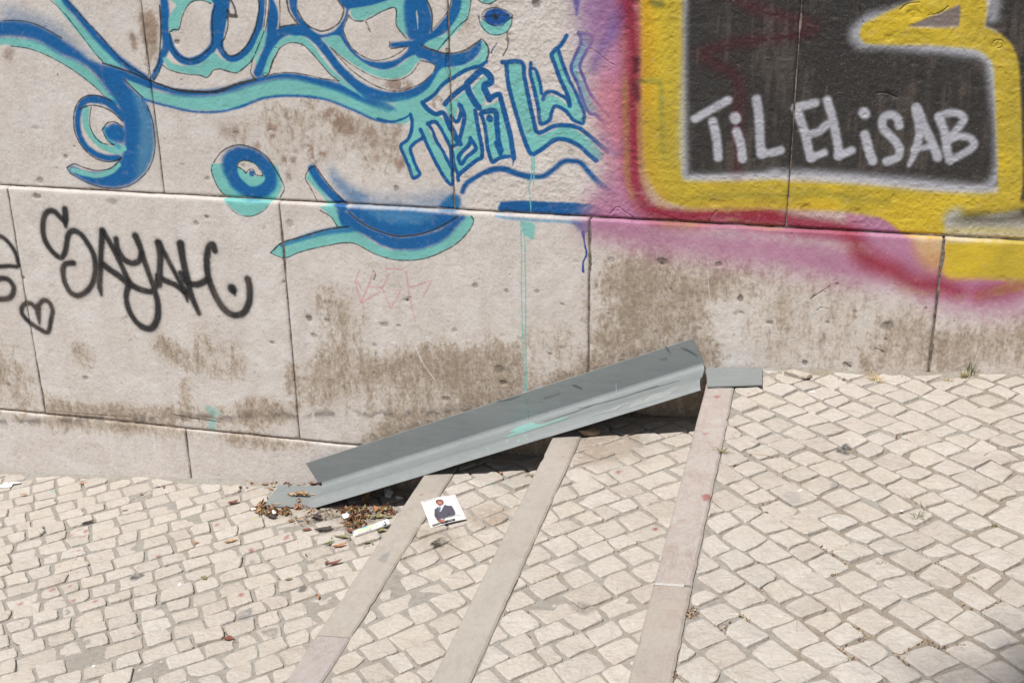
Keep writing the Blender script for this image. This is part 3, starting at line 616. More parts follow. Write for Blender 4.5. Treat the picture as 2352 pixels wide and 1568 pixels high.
WALL_M, nt, bs = mat('limestone_wall'); g = NG(nt)
P = g.new('ShaderNodeTexCoord').outputs['Object']
uv = remap(g, P, WX0, WX1, WZ0, WZ1)
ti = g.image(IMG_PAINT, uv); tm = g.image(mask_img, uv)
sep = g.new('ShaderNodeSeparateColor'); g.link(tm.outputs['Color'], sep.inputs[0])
n1 = g.noise(2.2, 6, .6, P); n2 = g.noise(14, 5, .6, P); n3 = g.noise(90, 4, .65, P); n4 = g.noise(330, 2, .6, P)
base = g.ramp(n1, [(.3, (.43, .385, .345)), (.5, (.50, .455, .415)), (.7, (.475, .415, .375))])
base = g.mix(.55, base, g.ramp(n2, [(.28, (.40, .355, .315)), (.5, (.50, .455, .41)), (.72, (.56, .52, .48))]))
bt = g.new('ShaderNodeObjectInfo').outputs['Random']
base = g.mix(.5, base, g.ramp(bt, [(0, (.45, .415, .38)), (.35, (.50, .46, .425)), (.65, (.53, .50, .475)), (1, (.46, .415, .375))]))
mpv = g.new('ShaderNodeMapping'); mpv.inputs['Scale'].default_value = (1, 1, .12); g.link(P, mpv.inputs[0])
nv = g.noise(30, 5, .65, mpv.outputs[0])
base = g.mix(.30, base, g.ramp(nv, [(.34, (.33, .285, .24)), (.5, (.49, .45, .41)), (.68, (.58, .55, .52))]))
nb = g.noise(4.5, 6, .65, P, .6)
base = g.mix(g.math('MULTIPLY', g.ramp(nb, [(.48, 0.), (.66, 1.)]), .24), base, (.36, .31, .265))
base = g.mix(.40, base, g.ramp(n3, [(.30, (.32, .275, .235)), (.46, (.49, .44, .40)), (.7, (.56, .515, .475))]))
base = g.mix(.25, base, g.ramp(n4, [(.35, (.36, .31, .27)), (.6, (.58, .54, .50))]))
ns = g.noise(26, 3, .5, P, 1.5)
base = g.mix(g.math('MULTIPLY', g.ramp(ns, [(.60, 0.0), (.70, 1.0)]), .30), base, (.44, .33, .265))
sp_ = g.noise(150, 2, .5, P)
base = g.mix(g.math('MULTIPLY', g.ramp(sp_, [(.66, 0.0), (.72, 1.0)]), .55), base, (.24, .20, .165))
base = g.mix(g.math('MULTIPLY', g.ramp(g.noise(7, 6, .68, P, .8), [(.47, 0.), (.62, 1.)]), .38), base, (.60, .58, .555))
brown = g.ramp(g.noise(60, 4, .6, P), [(.3, (.12, .09, .065)), (.5, (.215, .16, .11)), (.75, (.35, .27, .185))])
mg = g.new('ShaderNodeMapping'); mg.inputs['Scale'].default_value = (1, 1, .55); g.link(P, mg.inputs[0])
gr1 = g.noise(120, 5, .72, mg.outputs[0]); gr2 = g.noise(38, 5, .65, mg.outputs[0])
am = g.math('ADD', sep.outputs[0], g.math('ADD', g.math('MULTIPLY', g.math('SUBTRACT', gr1, .5), 1.45), g.math('MULTIPLY', g.math('SUBTRACT', gr2, .5), 1.1)))
dirt_shade_f = g.ramp(am, [(.30, 0.), (.50, .45), (.78, 1.)])
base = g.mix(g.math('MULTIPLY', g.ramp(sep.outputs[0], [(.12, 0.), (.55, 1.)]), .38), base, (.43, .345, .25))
base = g.mix(g.math('MULTIPLY', dirt_shade_f, .78), base, brown)
base = g.mix(g.math('MULTIPLY', sep.outputs[1], .8), base, g.ramp(g.noise(45, 4, .6, P), [(.35, (.13, .085, .06)), (.65, (.28, .17, .115))]))
base = g.mix(g.math('MULTIPLY', g.ramp(gr1, [(.26, 1.), (.40, 0.)]), .50), base, (.21, .18, .155))
base = g.mix(g.math('MULTIPLY', tm.outputs['Alpha'], .75), base, (.10, .085, .07))
base = g.mix(1.0, base, (1.02, 1.03, 1.05), 'MULTIPLY')
pa = g.math('MULTIPLY', ti.outputs['Alpha'], g.ramp(n4, [(.20, .55), (.38, 1.0)]))
base = g.mix(pa, base, ti.outputs['Color'])
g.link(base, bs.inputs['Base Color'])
g.link(g.mix(pa, (.85, .85, .85), (.52, .52, .52)), bs.inputs['Roughness'])
bs.inputs['Specular IOR Level'].default_value = 0.28
b1 = g.bump(sep.outputs[2], .66, .012)
b2 = g.bump(n3, .32, .004, b1)
b3 = g.bump(gr1, .5, .003, b2)
g.link(b3, bs.inputs['Normal'])

CORE_M, nt, bs = mat('joint_mortar'); g = NG(nt)
g.link(g.ramp(g.noise(60, 4, .6, g.new('ShaderNodeTexCoord').outputs['Object']), [(.32, (.04, .032, .026)), (.5, (.13, .105, .085)), (.7, (.25, .21, .175))]), bs.inputs['Base Color'])
bs.inputs['Roughness'].default_value = .95

# --- what is spilt and stained on the paving
GX0, GX1, GY0, GY1 = -3.2, 1.0, -2.0, 0.05
ground_paint = Canvas(GX0, GX1, GY0, GY1, 0.002, 21)
def lvl_of(x):
    return 'low' if x < -1.197 else 'one' if x < -0.766 else 'two' if x < -0.297 else 'up'
def gp(zoom, s, lvl): return on_ground(px(zoom, s), lvl)[:, :2]
def spot(zoom, x, y, r, lvl, col=rgb(164, 84, 82), op=.7, ar=1.2):
    P_ = gp(zoom, '%g,%g' % (x, y), lvl)[0]; R0 = r / ZO[zoom][2] * 0.00085
    k_ = rnd.randint(9, 13); ph = rnd.uniform(0, 6)
    pts = [(P_[0] + R0 * ar * (1 + rnd.uniform(-.25, .25)) * math.cos(t), P_[1] + R0 * 1.7 * (1 + rnd.uniform(-.25, .25)) * math.sin(t)) for t in np.linspace(0, 2 * math.pi, k_)[:-1] + ph]
    ground_paint.poly(pts, col, .0015, op)
for x, y, r in ((545, 470, 5), (525, 475, 7), (575, 440, 6), (600, 435, 6), (620, 490, 8), (590, 495, 9), (745, 505, 9), (632, 445, 14), (580, 590, 10), (620, 595, 6), (535, 600, 5), (570, 630, 7), (632, 632, 9), (560, 660, 7), (655, 660, 5), (570, 758, 8), (632, 718, 6), (515, 855, 11), (465, 890, 6), (390, 877, 20), (540, 960, 12), (497, 962, 8), (460, 950, 7),
                (700, 972, 11), (85, 940, 12), (145, 978, 14), (990, 1200, 10), (575, 1100, 7), (165, 1128, 6), (440, 820, 6), (640, 790, 6), (765, 885, 5), (860, 1100, 6), (985, 1075, 5), (920, 530, 7), (1165, 632, 7), (1020, 715, 6), (310, 770, 5), (440, 705, 6), (800, 540, 6), (520, 470, 6), (820, 745, 4), (350, 855, 5), (336, 995, 5), (305, 890, 5), (740, 648, 5), (905, 370, 5), (862, 410, 6), (640, 655, 5), (315, 435, 6)):
    spot('L', x, y, r, 'low')
for x, y, r in ((505, 368, 15), (1035, 475, 20), (770, 560, 18), (690, 912, 15), (62, 610, 7), (475, 480, 5), (1015, 942, 5), (1228, 1107, 6), (900, 635, 8), (1280, 1080, 8), (890, 640, 6)):
    spot('M', x, y, r, 'low')
for x, y, r, c in ((1012, 782, 34, rgb(84, 80, 82)), (985, 790, 14, rgb(84, 80, 82)), (1185, 995, 24, rgb(150, 146, 142))): spot('L', x, y, r, 'low', c, .8)
for x, y, r, c in ((1155, 860, 26, rgb(92, 92, 94)), (130, 683, 14, rgb(88, 86, 88)), (78, 985, 26, rgb(150, 146, 142)), (770, 650, 14, rgb(150, 145, 140)), (715, 1055, 44, rgb(140, 138, 136))): spot('M', x, y, r, 'low', c, .8)
ground_paint.poly(gp('M', '820,1180 960,1150 950,1230 900,1220 850,1200', 'low'), rgb(150, 146, 140), .004, .75)
ground_paint.poly(gp('L', '540,1270 660,1250 660,1290 600,1290', 'low'), rgb(150, 146, 140), .004, .7)
ground_paint.poly(gp('L', '370,140 415,130 420,150 385,160', 'low'), TQ, .006, .6)
spot('W', 197, 838, 50, 'up', rgb(78, 78, 80), .92)
spot('V', 540, 1303, 28, 'up', op=.75)
for x, y, r in ((645, 335, 20), (535, 692, 13), (478, 758, 7), (955, 296, 9), (1018, 268, 7), (995, 435, 8), (825, 668, 8), (990, 775, 10), (480, 1440, 7), (760, 850, 6)): spot('V', x, y, r, 'up')
for x, y, r in ((280, 138, 16), ): spot('X', x, y, r, 'two')
for x, y, r in ((720, 290, 14), (600, 170, 6), (505, 200, 7), (385, 195, 6), (945, 622, 9), (515, 255, 6), (1030, 450, 5)): spot('O', x, y, r, 'two')
spot('N', 684, 230, 9, 'one')
spot('V', 1360, 1310, 60, 'up', rgb(176, 172, 166), .6); spot('V', 1800, 1190, 34, 'up', rgb(158, 156, 152), .7)
ground_paint.poly(gp('N', '640,480 760,460 900,480 960,580 860,650 720,640 640,560', 'one'), rgb(150, 128, 102), .03, .45)
ground_paint.poly(gp('N', '980,340 1160,300 1300,320 1280,440 1100,480 1000,430', 'one'), rgb(156, 132, 104), .03, .45)
ground_paint.poly(gp('N', '520,640 620,660 600,720 520,700', 'one'), rgb(168, 146, 120), .02, .4)
spot('N', 812, 578, 34, 'one', rgb(70, 66, 46), .8); spot('N', 780, 582, 20, 'one', rgb(52, 50, 42), .8)
for x, y in ((1150, 150), (1200, 165), (1290, 180), (1300, 155), (1240, 210), (1330, 200)): spot('N', x, y, 9, 'one', TQ, .5)
ground_paint.poly(gp('O', '430,1070 520,1080 580,1120 540,1160 470,1150', 'two'), rgb(140, 132, 122), .006, .7)
ground_paint.poly(gp('O', '400,830 470,790 540,830 480,850', 'two'), rgb(168, 162, 154), .006, .6)
ground_paint.poly(gp('O', '480,60 840,40 860,130 780,190 640,230 520,240 440,220', 'two'), rgb(172, 156, 138), .03, .75)
ground_paint.poly(gp('O', '760,200 860,180 900,230 800,250', 'two'), rgb(170, 154, 136), .03, .4)
ground_paint.poly(gp('N', '370,690 430,650 460,640 430,720', 'one'), rgb(138, 140, 142), .004, .6)
ground_paint.poly(gp('T', '60,860 400,840 900,850 1300,820 1950,800 1900,960 1500,1150 1250,1080 700,960 300,960', 'low'), rgb(150, 130, 108), .03, .5)
ground_paint.a *= 0.55 + 0.45 * sstep(.3, .5, fbm(ground_paint.h, ground_paint.w, 7, 77, 3))
IMG_GROUND = ground_paint.image('paving_stains', 0.72)

def paving_paint(g, col):
    P_ = g.new('ShaderNodeTexCoord').outputs['Object']
    t = g.image(IMG_GROUND, remap(g, P_, GX0, GX1, GY0, GY1, 'XY'))
    return g.mix(t.outputs['Alpha'], col, t.outputs['Color']), P_

COB_M, nt, bs = mat('cobble_limestone'); g = NG(nt)
P = g.new('ShaderNodeTexCoord').outputs['Object']
ri = g.math('FRACT', g.math('ADD', g.new('ShaderNodeObjectInfo').outputs['Random'], g.new('ShaderNodeNewGeometry').outputs['Random Per Island']))
va = g.new('ShaderNodeVectorMath', operation='ADD'); cx_ = g.new('ShaderNodeCombineXYZ')
for i in range(3): g.link(g.math('MULTIPLY', ri, (37, 71, 13)[i]), cx_.inputs[i])
g.link(P, va.inputs[0]); g.link(cx_.outputs[0], va.inputs[1]); V = va.outputs[0]
c0 = g.ramp(ri, [(0, (.43, .365, .295)), (.18, (.55, .485, .41)), (.4, (.63, .56, .48)), (.58, (.50, .44, .375)), (.74, (.59, .505, .40)), (.9, (.68, .62, .55)), (1, (.45, .395, .34))])
c1 = g.mix(.45, c0, g.ramp(g.noise(22, 5, .6, V, 1.2), [(.28, (.45, .375, .30)), (.5, (.58, .51, .435)), (.72, (.66, .605, .545))]))
c1 = g.mix(.35, c1, g.ramp(g.noise(120, 4, .65, V), [(.32, (.40, .34, .275)), (.5, (.58, .515, .445)), (.72, (.68, .63, .57))]))
c1 = g.mix(g.math('MULTIPLY', g.ramp(g.noise(9, 4, .6, P), [(.55, 0.), (.72, 1.)]), .30), c1, (.44, .36, .28))
c1 = g.mix(g.math('MULTIPLY', g.ramp(g.noise(210, 2, .5, V), [(.68, 0.), (.74, 1.)]), .5), c1, (.25, .21, .17))
c1 = g.mix(1.0, c1, (.79, .815, .845), 'MULTIPLY')
c1, _ = paving_paint(g, c1)
g.link(c1, bs.inputs['Base Color']); bs.inputs['Roughness'].default_value = .62; bs.inputs['Specular IOR Level'].default_value = .35
bb = g.bump(g.noise(34, 5, .62, V, 1.2), .75, .008)
bb = g.bump(g.noise(110, 4, .65, V), .45, .0025, bb)
g.link(g.bump(g.noise(420, 2, .6, V), .3, .0008, bb), bs.inputs['Normal'])

BED_M, nt, bs = mat('sandy_joint'); g = NG(nt)
P = g.new('ShaderNodeTexCoord').outputs['Object']
cb = g.ramp(g.noise(55, 5, .65, P), [(.28, (.185, .168, .148)), (.5, (.30, .28, .25)), (.72, (.39, .365, .33))])
cb = g.mix(.5, cb, g.ramp(g.noise(420, 3, .7, P), [(.3, (.15, .133, .112)), (.55, (.32, .298, .268)), (.75, (.45, .43, .39))]))
sx = g.new('ShaderNodeSeparateXYZ'); g.link(P, sx.inputs[0])
org = g.math('MULTIPLY', g.ramp(g.noise(7, 4, .6, P), [(.42, 0.), (.58, 1.)]), g.ramp(sx.outputs['X'], [(.0, .15), (.02, .5)]))
cb = g.mix(org, cb, g.ramp(g.noise(300, 3, .7, P), [(.3, (.10, .075, .05)), (.6, (.27, .195, .12)), (.8, (.36, .28, .18))]))
g.link(cb, bs.inputs['Base Color']); bs.inputs['Roughness'].default_value = .95
b1 = g.bump(g.noise(60, 4, .6, P), .6, .006)
g.link(g.bump(g.noise(400, 3, .7, P), .8, .002, b1), bs.inputs['Normal'])

def marble(name, stops, vein, veinamt, grime=.3):
    M_, nt, bs = mat(name); g = NG(nt)
    P = g.new('ShaderNodeTexCoord').outputs['Object']
    oi = g.new('ShaderNodeObjectInfo').outputs['Random']
    c = g.ramp(g.noise(15, 6, .62, P, 2.0), stops)
    c = g.mix(.35, c, g.ramp(g.noise(34, 5, .6, P, 1.0), stops))
    mv = g.new('ShaderNodeMapping'); mv.inputs['Scale'].default_value = (1.5, .7, 1); g.link(P, mv.inputs[0])
    for sc_, wd_ in ((8, .022), (19, .018)):
        c = g.mix(g.math('MULTIPLY', g.ramp(g.noise(sc_, 8, .62, mv.outputs[0], 1.4), [(.5 - wd_, 0.), (.5, 1.), (.5 + wd_ * .7, 0.)]), veinamt), c, vein)
    c = g.mix(g.math('MULTIPLY', g.ramp(g.noise(6, 5, .65, P, .6), [(.45, 0.), (.62, 1.)]), .35), c, stops[-1][1])
    c = g.mix(g.math('MULTIPLY', g.ramp(g.noise(4, 5, .65, P), [(.50, 0.), (.68, 1.)]), .35), c, (.33, .28, .235))
    c = g.mix(grime * .5, c, g.ramp(g.noise(160, 4, .65, P), [(.3, (.30, .26, .22)), (.6, (.52, .47, .42))]))
    c = g.mix(1.0, c, (.79, .815, .835), 'MULTIPLY')
    c, _ = paving_paint(g, c)
    g.link(c, bs.inputs['Base Color']); bs.inputs['Roughness'].default_value = .5; bs.inputs['Specular IOR Level'].default_value = .4
    b1 = g.bump(g.noise(30, 4, .6, P), .2, .004)
    g.link(g.bump(g.noise(260, 3, .6, P), .25, .001, b1), bs.inputs['Normal'])
    return M_
STRIP_GREY = marble('grey_beige_stone', [(.3, (.40, .345, .29)), (.5, (.465, .41, .35)), (.7, (.50, .45, .39))], (.29, .245, .205), .35)
STRIP_ROSE = marble('rose_marble', [(.30, (.44, .30, .255)), (.42, (.49, .385, .335)), (.52, (.51, .445, .40)), (.66, (.55, .50, .455))], (.31, .225, .205), .6, .3)
STRIP_BUFF = marble('buff_rose_marble', [(.3, (.43, .30, .25)), (.45, (.46, .385, .325)), (.7, (.49, .435, .375))], (.32, .26, .23), .4, .3)
STRIP_MAUVE = marble('mauve_stone', [(.3, (.40, .33, .30)), (.5, (.46, .39, .36)), (.7, (.50, .45, .42))], (.29, .23, .21), .6, .3)

def plain(name, col, rough=.7, spec=.3, var=.25, scale=40, bump=.0, two=None):
    M_, nt, bs = mat(name); g = NG(nt)
    P = g.new('ShaderNodeTexCoord').outputs['Object']
    c2 = two or tuple(min(1, v * (1 + var)) for v in col); c1_ = tuple(v * (1 - var) for v in col)
    g.link(g.ramp(g.noise(scale, 4, .6, P), [(.3, c1_), (.7, c2)]), bs.inputs['Base Color'])
    bs.inputs['Roughness'].default_value = rough; bs.inputs['Specular IOR Level'].default_value = spec
    if bump: g.link(g.bump(g.noise(scale * 3, 3, .6, P), .6, bump), bs.inputs['Normal'])
    return M_

# ------------------------------------------------------------------ mesh helpers
def link(name, me, material=None, parent=None):
    o = bpy.data.objects.new(name, me); C.objects.link(o)
    if material is not None: me.materials.append(material)
    if parent is not None: o.parent = parent
    return o
def mesh(name, V_, F_, smooth=False):
    me = bpy.data.meshes.new(name)
    me.from_pydata([tuple(map(float, v)) for v in V_], [], F_)
    if smooth: me.polygons.foreach_set('use_smooth', [True] * len(me.polygons))
    me.update(); return me
def tag(o, label=None, cat=None, group=None, kind=None):
    if label: o['label'] = label
    if cat: o['category'] = cat
    if group: o['group'] = group
    if kind: o['kind'] = kind
    return o
def thing(name, label, cat, loc=(0, 0, 0), group=None, kind=None):
    o = bpy.data.objects.new(name, None); C.objects.link(o); o.location = loc; o.empty_display_size = .1
    return tag(o, label, cat, group, kind)

# ------------------------------------------------------------------ the wall
wall = thing('stone_wall', 'long pale limestone block wall covered in blue, black and yellow graffiti', 'wall')
def sample(img, P_):
    U = np.clip(((P_[:, 0] - WX0) / dirt.res).astype(int), 0, dw - 1); W_ = np.clip(((P_[:, 1] - WZ0) / dirt.res).astype(int), 0, dh - 1)
    return img[W_, U]
def block(x0, x1, z0, z1, yf, depth=.14, step=.012, gap=.0022, seed=0, chip=.006):
    """A dressed block: a relief front, eased and chipped arrises, sides running back into the wall."""
    r = np.random.RandomState(seed)
    x0 += gap; x1 -= gap; z0 += gap; z1 -= gap
    nx = max(3, int((x1 - x0) / step)); nz = max(3, int((z1 - z0) / step))
    X, Z_ = np.meshgrid(np.linspace(x0, x1, nx), np.linspace(z0, z1, nz))
    def edge(n):
        e = fbm(1, n, 9, r.randint(1e6), 3)[0]; return .45 + 1.4 * np.clip(e - .45, 0, 1) * 3
    dl, dr, db, dt = X - x0, x1 - X, Z_ - z0, z1 - Z_
    y = np.zeros_like(X)
    for d, w_ in ((dl, edge(nz)[:, None]), (dr, edge(nz)[:, None]), (db, edge(nx)[None, :]), (dt, edge(nx)[None, :])):
        y = np.maximum(y, chip * w_ * np.exp(-(d / .0045) ** 2))
    y += .0022 * (fbm(nz, nx, 18, r.randint(1e6), 3) - .5) * 2 + r.uniform(-.0012, .0012)
    y += .003 * np.clip(sample(pits, np.stack([X.ravel(), Z_.ravel()], -1)).reshape(X.shape), 0, 1.2)
    yy = yf + y
    jx = np.zeros_like(X); jz = np.zeros_like(X)
    jx[:, 0] = .0025 * fbm(1, nz, 6, r.randint(1e6), 3)[0]; jx[:, -1] = -.0025 * fbm(1, nz, 6, r.randint(1e6), 3)[0]
    jz[0, :] = .0025 * fbm(1, nx, 6, r.randint(1e6), 3)[0]; jz[-1, :] = -.003 * fbm(1, nx, 6, r.randint(1e6), 3)[0]
    V_ = np.stack([X + jx, yy, Z_ + jz], -1).reshape(-1, 3)
    idx = np.arange(nx * nz).reshape(nz, nx)
    F_ = np.stack([idx[:-1, :-1], idx[:-1, 1:], idx[1:, 1:], idx[1:, :-1]], -1).reshape(-1, 4).tolist()
    ring = np.concatenate([idx[0, :], idx[1:, -1], idx[-1, -2::-1], idx[-2:0:-1, 0]])
    B_ = V_[ring].copy(); B_[:, 1] = yf + depth
    o_ = len(V_); n_ = len(ring)
    V_ = np.vstack([V_, B_])
    for i in range(n_):
        j = (i + 1) % n_
        F_.append([int(ring[j]), int(ring[i]), o_ + i, o_ + j])
    return mesh('stone_block', V_, F_, True)
YU, YL, YP = .022, 0.0, -.004
courses = [(YU, .9455, 1.88, [-5.2, -4.16, -3.13, -2.128, -1.117, -.095, .93, 1.95, 2.98], .0008),
           (YU, 1.88, 2.80, [-5.2, -4.7, -3.6, -2.6, -1.6, -.6, .42, 1.44, 2.46, 2.98], .0025),
           (YL, .0878, .945, [-5.2, -4.74, -3.73, -2.715, -1.705, -.682], .0011),
           (YL, .30, .945, [-.682, .349, 1.38, 2.40, 2.98], .0024),
           (YP, -.75, .087, [-5.2, -4.2, -3.17, -2.146, -1.08, -.30], .001)]
sd = 100
for yf, z0, z1, xs, gp_ in courses:
    for a, b in zip(xs[:-1], xs[1:]):
        sd += 1
        vis = a < .95 and b > -3.3 and z0 < 1.8
        link('stone_block', block(a, b, z0, z1, yf, step=.008 if vis else .06, gap=gp_, seed=sd, chip=.0018 if yf > 0 else .0022), WALL_M, wall)
def slab(x0, x1, y0, y1, z0, z1): return [(x0, y0, z0), (x1, y0, z0), (x1, y0, z1), (x0, y0, z1), (x0, y1, z0), (x1, y1, z0), (x1, y1, z1), (x0, y1, z1)]
for y0, z0, z1 in ((.0032, -1.2, .937), (.0252, .9425, 2.79)):
    link('mortar_core', mesh('mortar_core', slab(-5.19, 2.97, y0, .55, z0, z1), [(0, 1, 2, 3), (5, 4, 7, 6), (4, 0, 3, 7), (1, 5, 6, 2), (3, 2, 6, 7), (0, 4, 5, 1)]), CORE_M, wall)

# ------------------------------------------------------------------ paving
X1, X2, X3 = -1.197, -.7655, -.297
W1, W2, W3 = .096, .090, .086
def clip(poly, a, b, c):
    """keep the part of a polygon where a*x + b*y <= c"""
    out = []
    for i in range(len(poly)):
        p, q = poly[i], poly[(i + 1) % len(poly)]
        dp, dq = a * p[0] + b * p[1] - c, a * q[0] + b * q[1] - c
        if dp <= 0: out.append(p)
        if (dp < 0 < dq) or (dq < 0 < dp):
            t = dp / (dp - dq); out.append((p[0] + (q[0] - p[0]) * t, p[1] + (q[1] - p[1]) * t))
    return out
def area(p): return .5 * sum(p[i][0] * p[(i + 1) % len(p)][1] - p[(i + 1) % len(p)][0] * p[i][1] for i in range(len(p)))
def stones(rect, ang, pitch, length, seed, jit=.10, gap=.008):
    x0, x1, y0, y1 = rect
    r = random.Random(seed)
    ca, sa = math.cos(ang), math.sin(ang)
    ctr = ((x0 + x1) / 2, (y0 + y1) / 2); R0 = math.hypot(x1 - x0, y1 - y0) / 2 + .2
    n = int(R0 / pitch) + 1
    def ph(): return [(r.uniform(0, 6.28), r.uniform(5, 9), r.uniform(.2, .5)) for _ in range(2)]
    waves = {i: ph() for i in range(-n - 1, n + 2)}; offs = {i: r.uniform(-.08, .08) * pitch for i in range(-n - 1, n + 2)}
    sway = [(r.uniform(0, 6.28), r.uniform(1.2, 2.2)) for _ in range(2)]
    def bnd(i, a):
        return i * pitch + offs[i] + .005 * sum(k * math.sin(f * a + p) for p, f, k in waves[i]) + .006 * sum(math.sin(f * a + p) for p, f in sway)
    out = []
    for i in range(-n, n):
        a = -R0 + r.uniform(0, length)
        while a < R0:
            L_ = length * r.choice((r.gauss(1, .13), r.gauss(1, .10), r.gauss(.9, .18)))
            L_ = min(max(L_, length * .55), length * 1.4)
            s1, s2 = r.uniform(-.1, .1) * pitch, r.uniform(-.1, .1) * pitch
            if not out or out_row != i: s0a, s0b = s1, s2
            e0, e1 = a, a + L_
            q = [(e0 + s0a, bnd(i, e0)), (e1 + s1, bnd(i, e1)), (e1 + s2, bnd(i + 1, e1)), (e0 + s0b, bnd(i + 1, e0))]
            out_row = i; s0a, s0b = s1, s2
            a += L_
            g2 = gap * r.uniform(.65, 1.35) / 2
            cxx = sum(p[0] for p in q) / 4; cyy = sum(p[1] for p in q) / 4
            q = [(p[0] + g2 * (1 if p[0] < cxx else -1) + r.gauss(0, .0024), p[1] + g2 * (1 if p[1] < cyy else -1) + r.gauss(0, .0024)) for p in q]
            if r.random() < .14:                                        # a knocked-off corner
                k_ = r.randrange(4); p = q[k_]; f = r.uniform(.2, .4)
                pa_, pb = q[k_ - 1], q[(k_ + 1) % 4]
                q[k_:k_ + 1] = [(p[0] + (pa_[0] - p[0]) * f, p[1] + (pa_[1] - p[1]) * f), (p[0] + (pb[0] - p[0]) * f * .7, p[1] + (pb[1] - p[1]) * f * .7)]
            w_ = [(ctr[0] + p[0] * ca - p[1] * sa, ctr[1] + p[0] * sa + p[1] * ca) for p in q]
            e = .0035
            for c_ in ((-1, 0, -(x0 + e)), (1, 0, x1 - e), (0, -1, -(y0 + e)), (0, 1, y1 - e)):
                w_ = clip(w_, *c_)
                if len(w_) < 3: break
            if len(w_) >= 3 and area(w_) > .00075: out.append(w_)
    return out
def cobble(poly, lvl, r, sink=.012):
    """outline with eased corners, a bevel ring and a skirt: about 50 triangles"""
    ctr = np.mean(poly, 0)
    pts = []
    n = len(poly)
    for i in range(n):
        a, b, c = np.array(poly[i - 1]), np.array(poly[i]), np.array(poly[(i + 1) % n])
        la, lc = np.linalg.norm(a - b), np.linalg.norm(c - b)
        k_ = min(.0048, .22 * min(la, lc)) * r.uniform(.6, 1.5)
        pts.append(b + (a - b) / max(la, 1e-6) * k_); pts.append(b + (c - b) / max(lc, 1e-6) * k_)
        if lc > .045: pts.append((b + c) / 2 + np.array([r.gauss(0, .0016), r.gauss(0, .0016)]))
    pts = np.array(pts) + np.array([[r.gauss(0, .0007), r.gauss(0, .0007)] for _ in pts])
    k_ = len(pts)
    tx, ty = r.gauss(0, .025), r.gauss(0, .025); h0 = r.gauss(0, .0021)
    def z(p, d): return gz(p[0], lvl) + h0 + d + (p[0] - ctr[0]) * tx + (p[1] - ctr[1]) * ty
    inr = ctr + (pts - ctr) * (1 - np.array([[r.uniform(.05, .10)] for _ in pts]))
    V_ = [(*ctr, z(ctr, r.uniform(-.0012, .0022)))]
    V_ += [(*p, z(p, r.gauss(0, .0007))) for p in inr]
    V_ += [(*p, z(p, -r.uniform(.0012, .003))) for p in pts]
    out = ctr + (pts - ctr) * 1.02
    V_ += [(*p, gz(p[0], lvl) - sink - .006) for p in out]
    F_ = []
    for i in range(k_):
        j = (i + 1) % k_
        F_.append((0, 1 + i, 1 + j))
        F_.append((1 + i, 1 + k_ + i, 1 + k_ + j, 1 + j))
        F_.append((1 + k_ + i, 1 + 2 * k_ + i, 1 + 2 * k_ + j, 1 + k_ + j))
    return V_, F_
def in_view(P_, mgn=30):
    q, zc = project(P_)
    return (zc > 0) & (q[..., 0] > -mgn) & (q[..., 0] < 4096 + mgn) & (q[..., 1] > -mgn) & (q[..., 1] < 2731 + mgn)
COB_POLY = {}
def pave(parent, rect, lvl, ang, pitch, length, seed, sink, gap=.009):
    r = random.Random(seed + 5)
    sv, sf = [], []
    for poly in stones(rect, ang, pitch, length, seed, gap=gap):
        if area(poly) < 0: poly = poly[::-1]
        V_, F_ = cobble(poly, lvl, r, sink)
        COB_POLY.setdefault(lvl, []).append((np.mean(poly, 0), poly))
        if in_view(np.array(V_)).any():
            link('cobblestone', mesh('cobblestone', V_, F_, False), COB_M, parent)
        else:
            o_ = len(sv); sv += V_; sf += [tuple(i + o_ for i in f) for f in F_]
    if sv:
        tag(link('cobblestone_field', mesh('cobblestone_field', sv, sf, True), COB_M, parent), kind='stuff')
def bed(parent, rect, lvl, sink, riser=None, name='sand_bed'):
    x0, x1, y0, y1 = rect
    st = .02
    nx, ny = int((x1 - x0) / st) + 1, int((y1 - y0) / st) + 1
    X, Y = np.meshgrid(np.linspace(x0, x1, nx), np.linspace(y0, y1, ny))
    Z_ = ZA[lvl] + SLOPE * X - sink + .0035 * (fbm(ny, nx, 5, int(x0 * 100) % 97 + 3, 3) - .5) * 2
    Z_ += .011 * sstep(-.045, -.004, Y + .05 * (fbm(ny, nx, 3, 71, 2) - .5))
    V_ = np.stack([X, Y, Z_], -1).reshape(-1, 3)
    idx = np.arange(nx * ny).reshape(ny, nx)
    F_ = np.stack([idx[:-1, :-1], idx[:-1, 1:], idx[1:, 1:], idx[1:, :-1]], -1).reshape(-1, 4).tolist()
    return link(name, mesh(name, V_, F_, True), BED_M, parent)
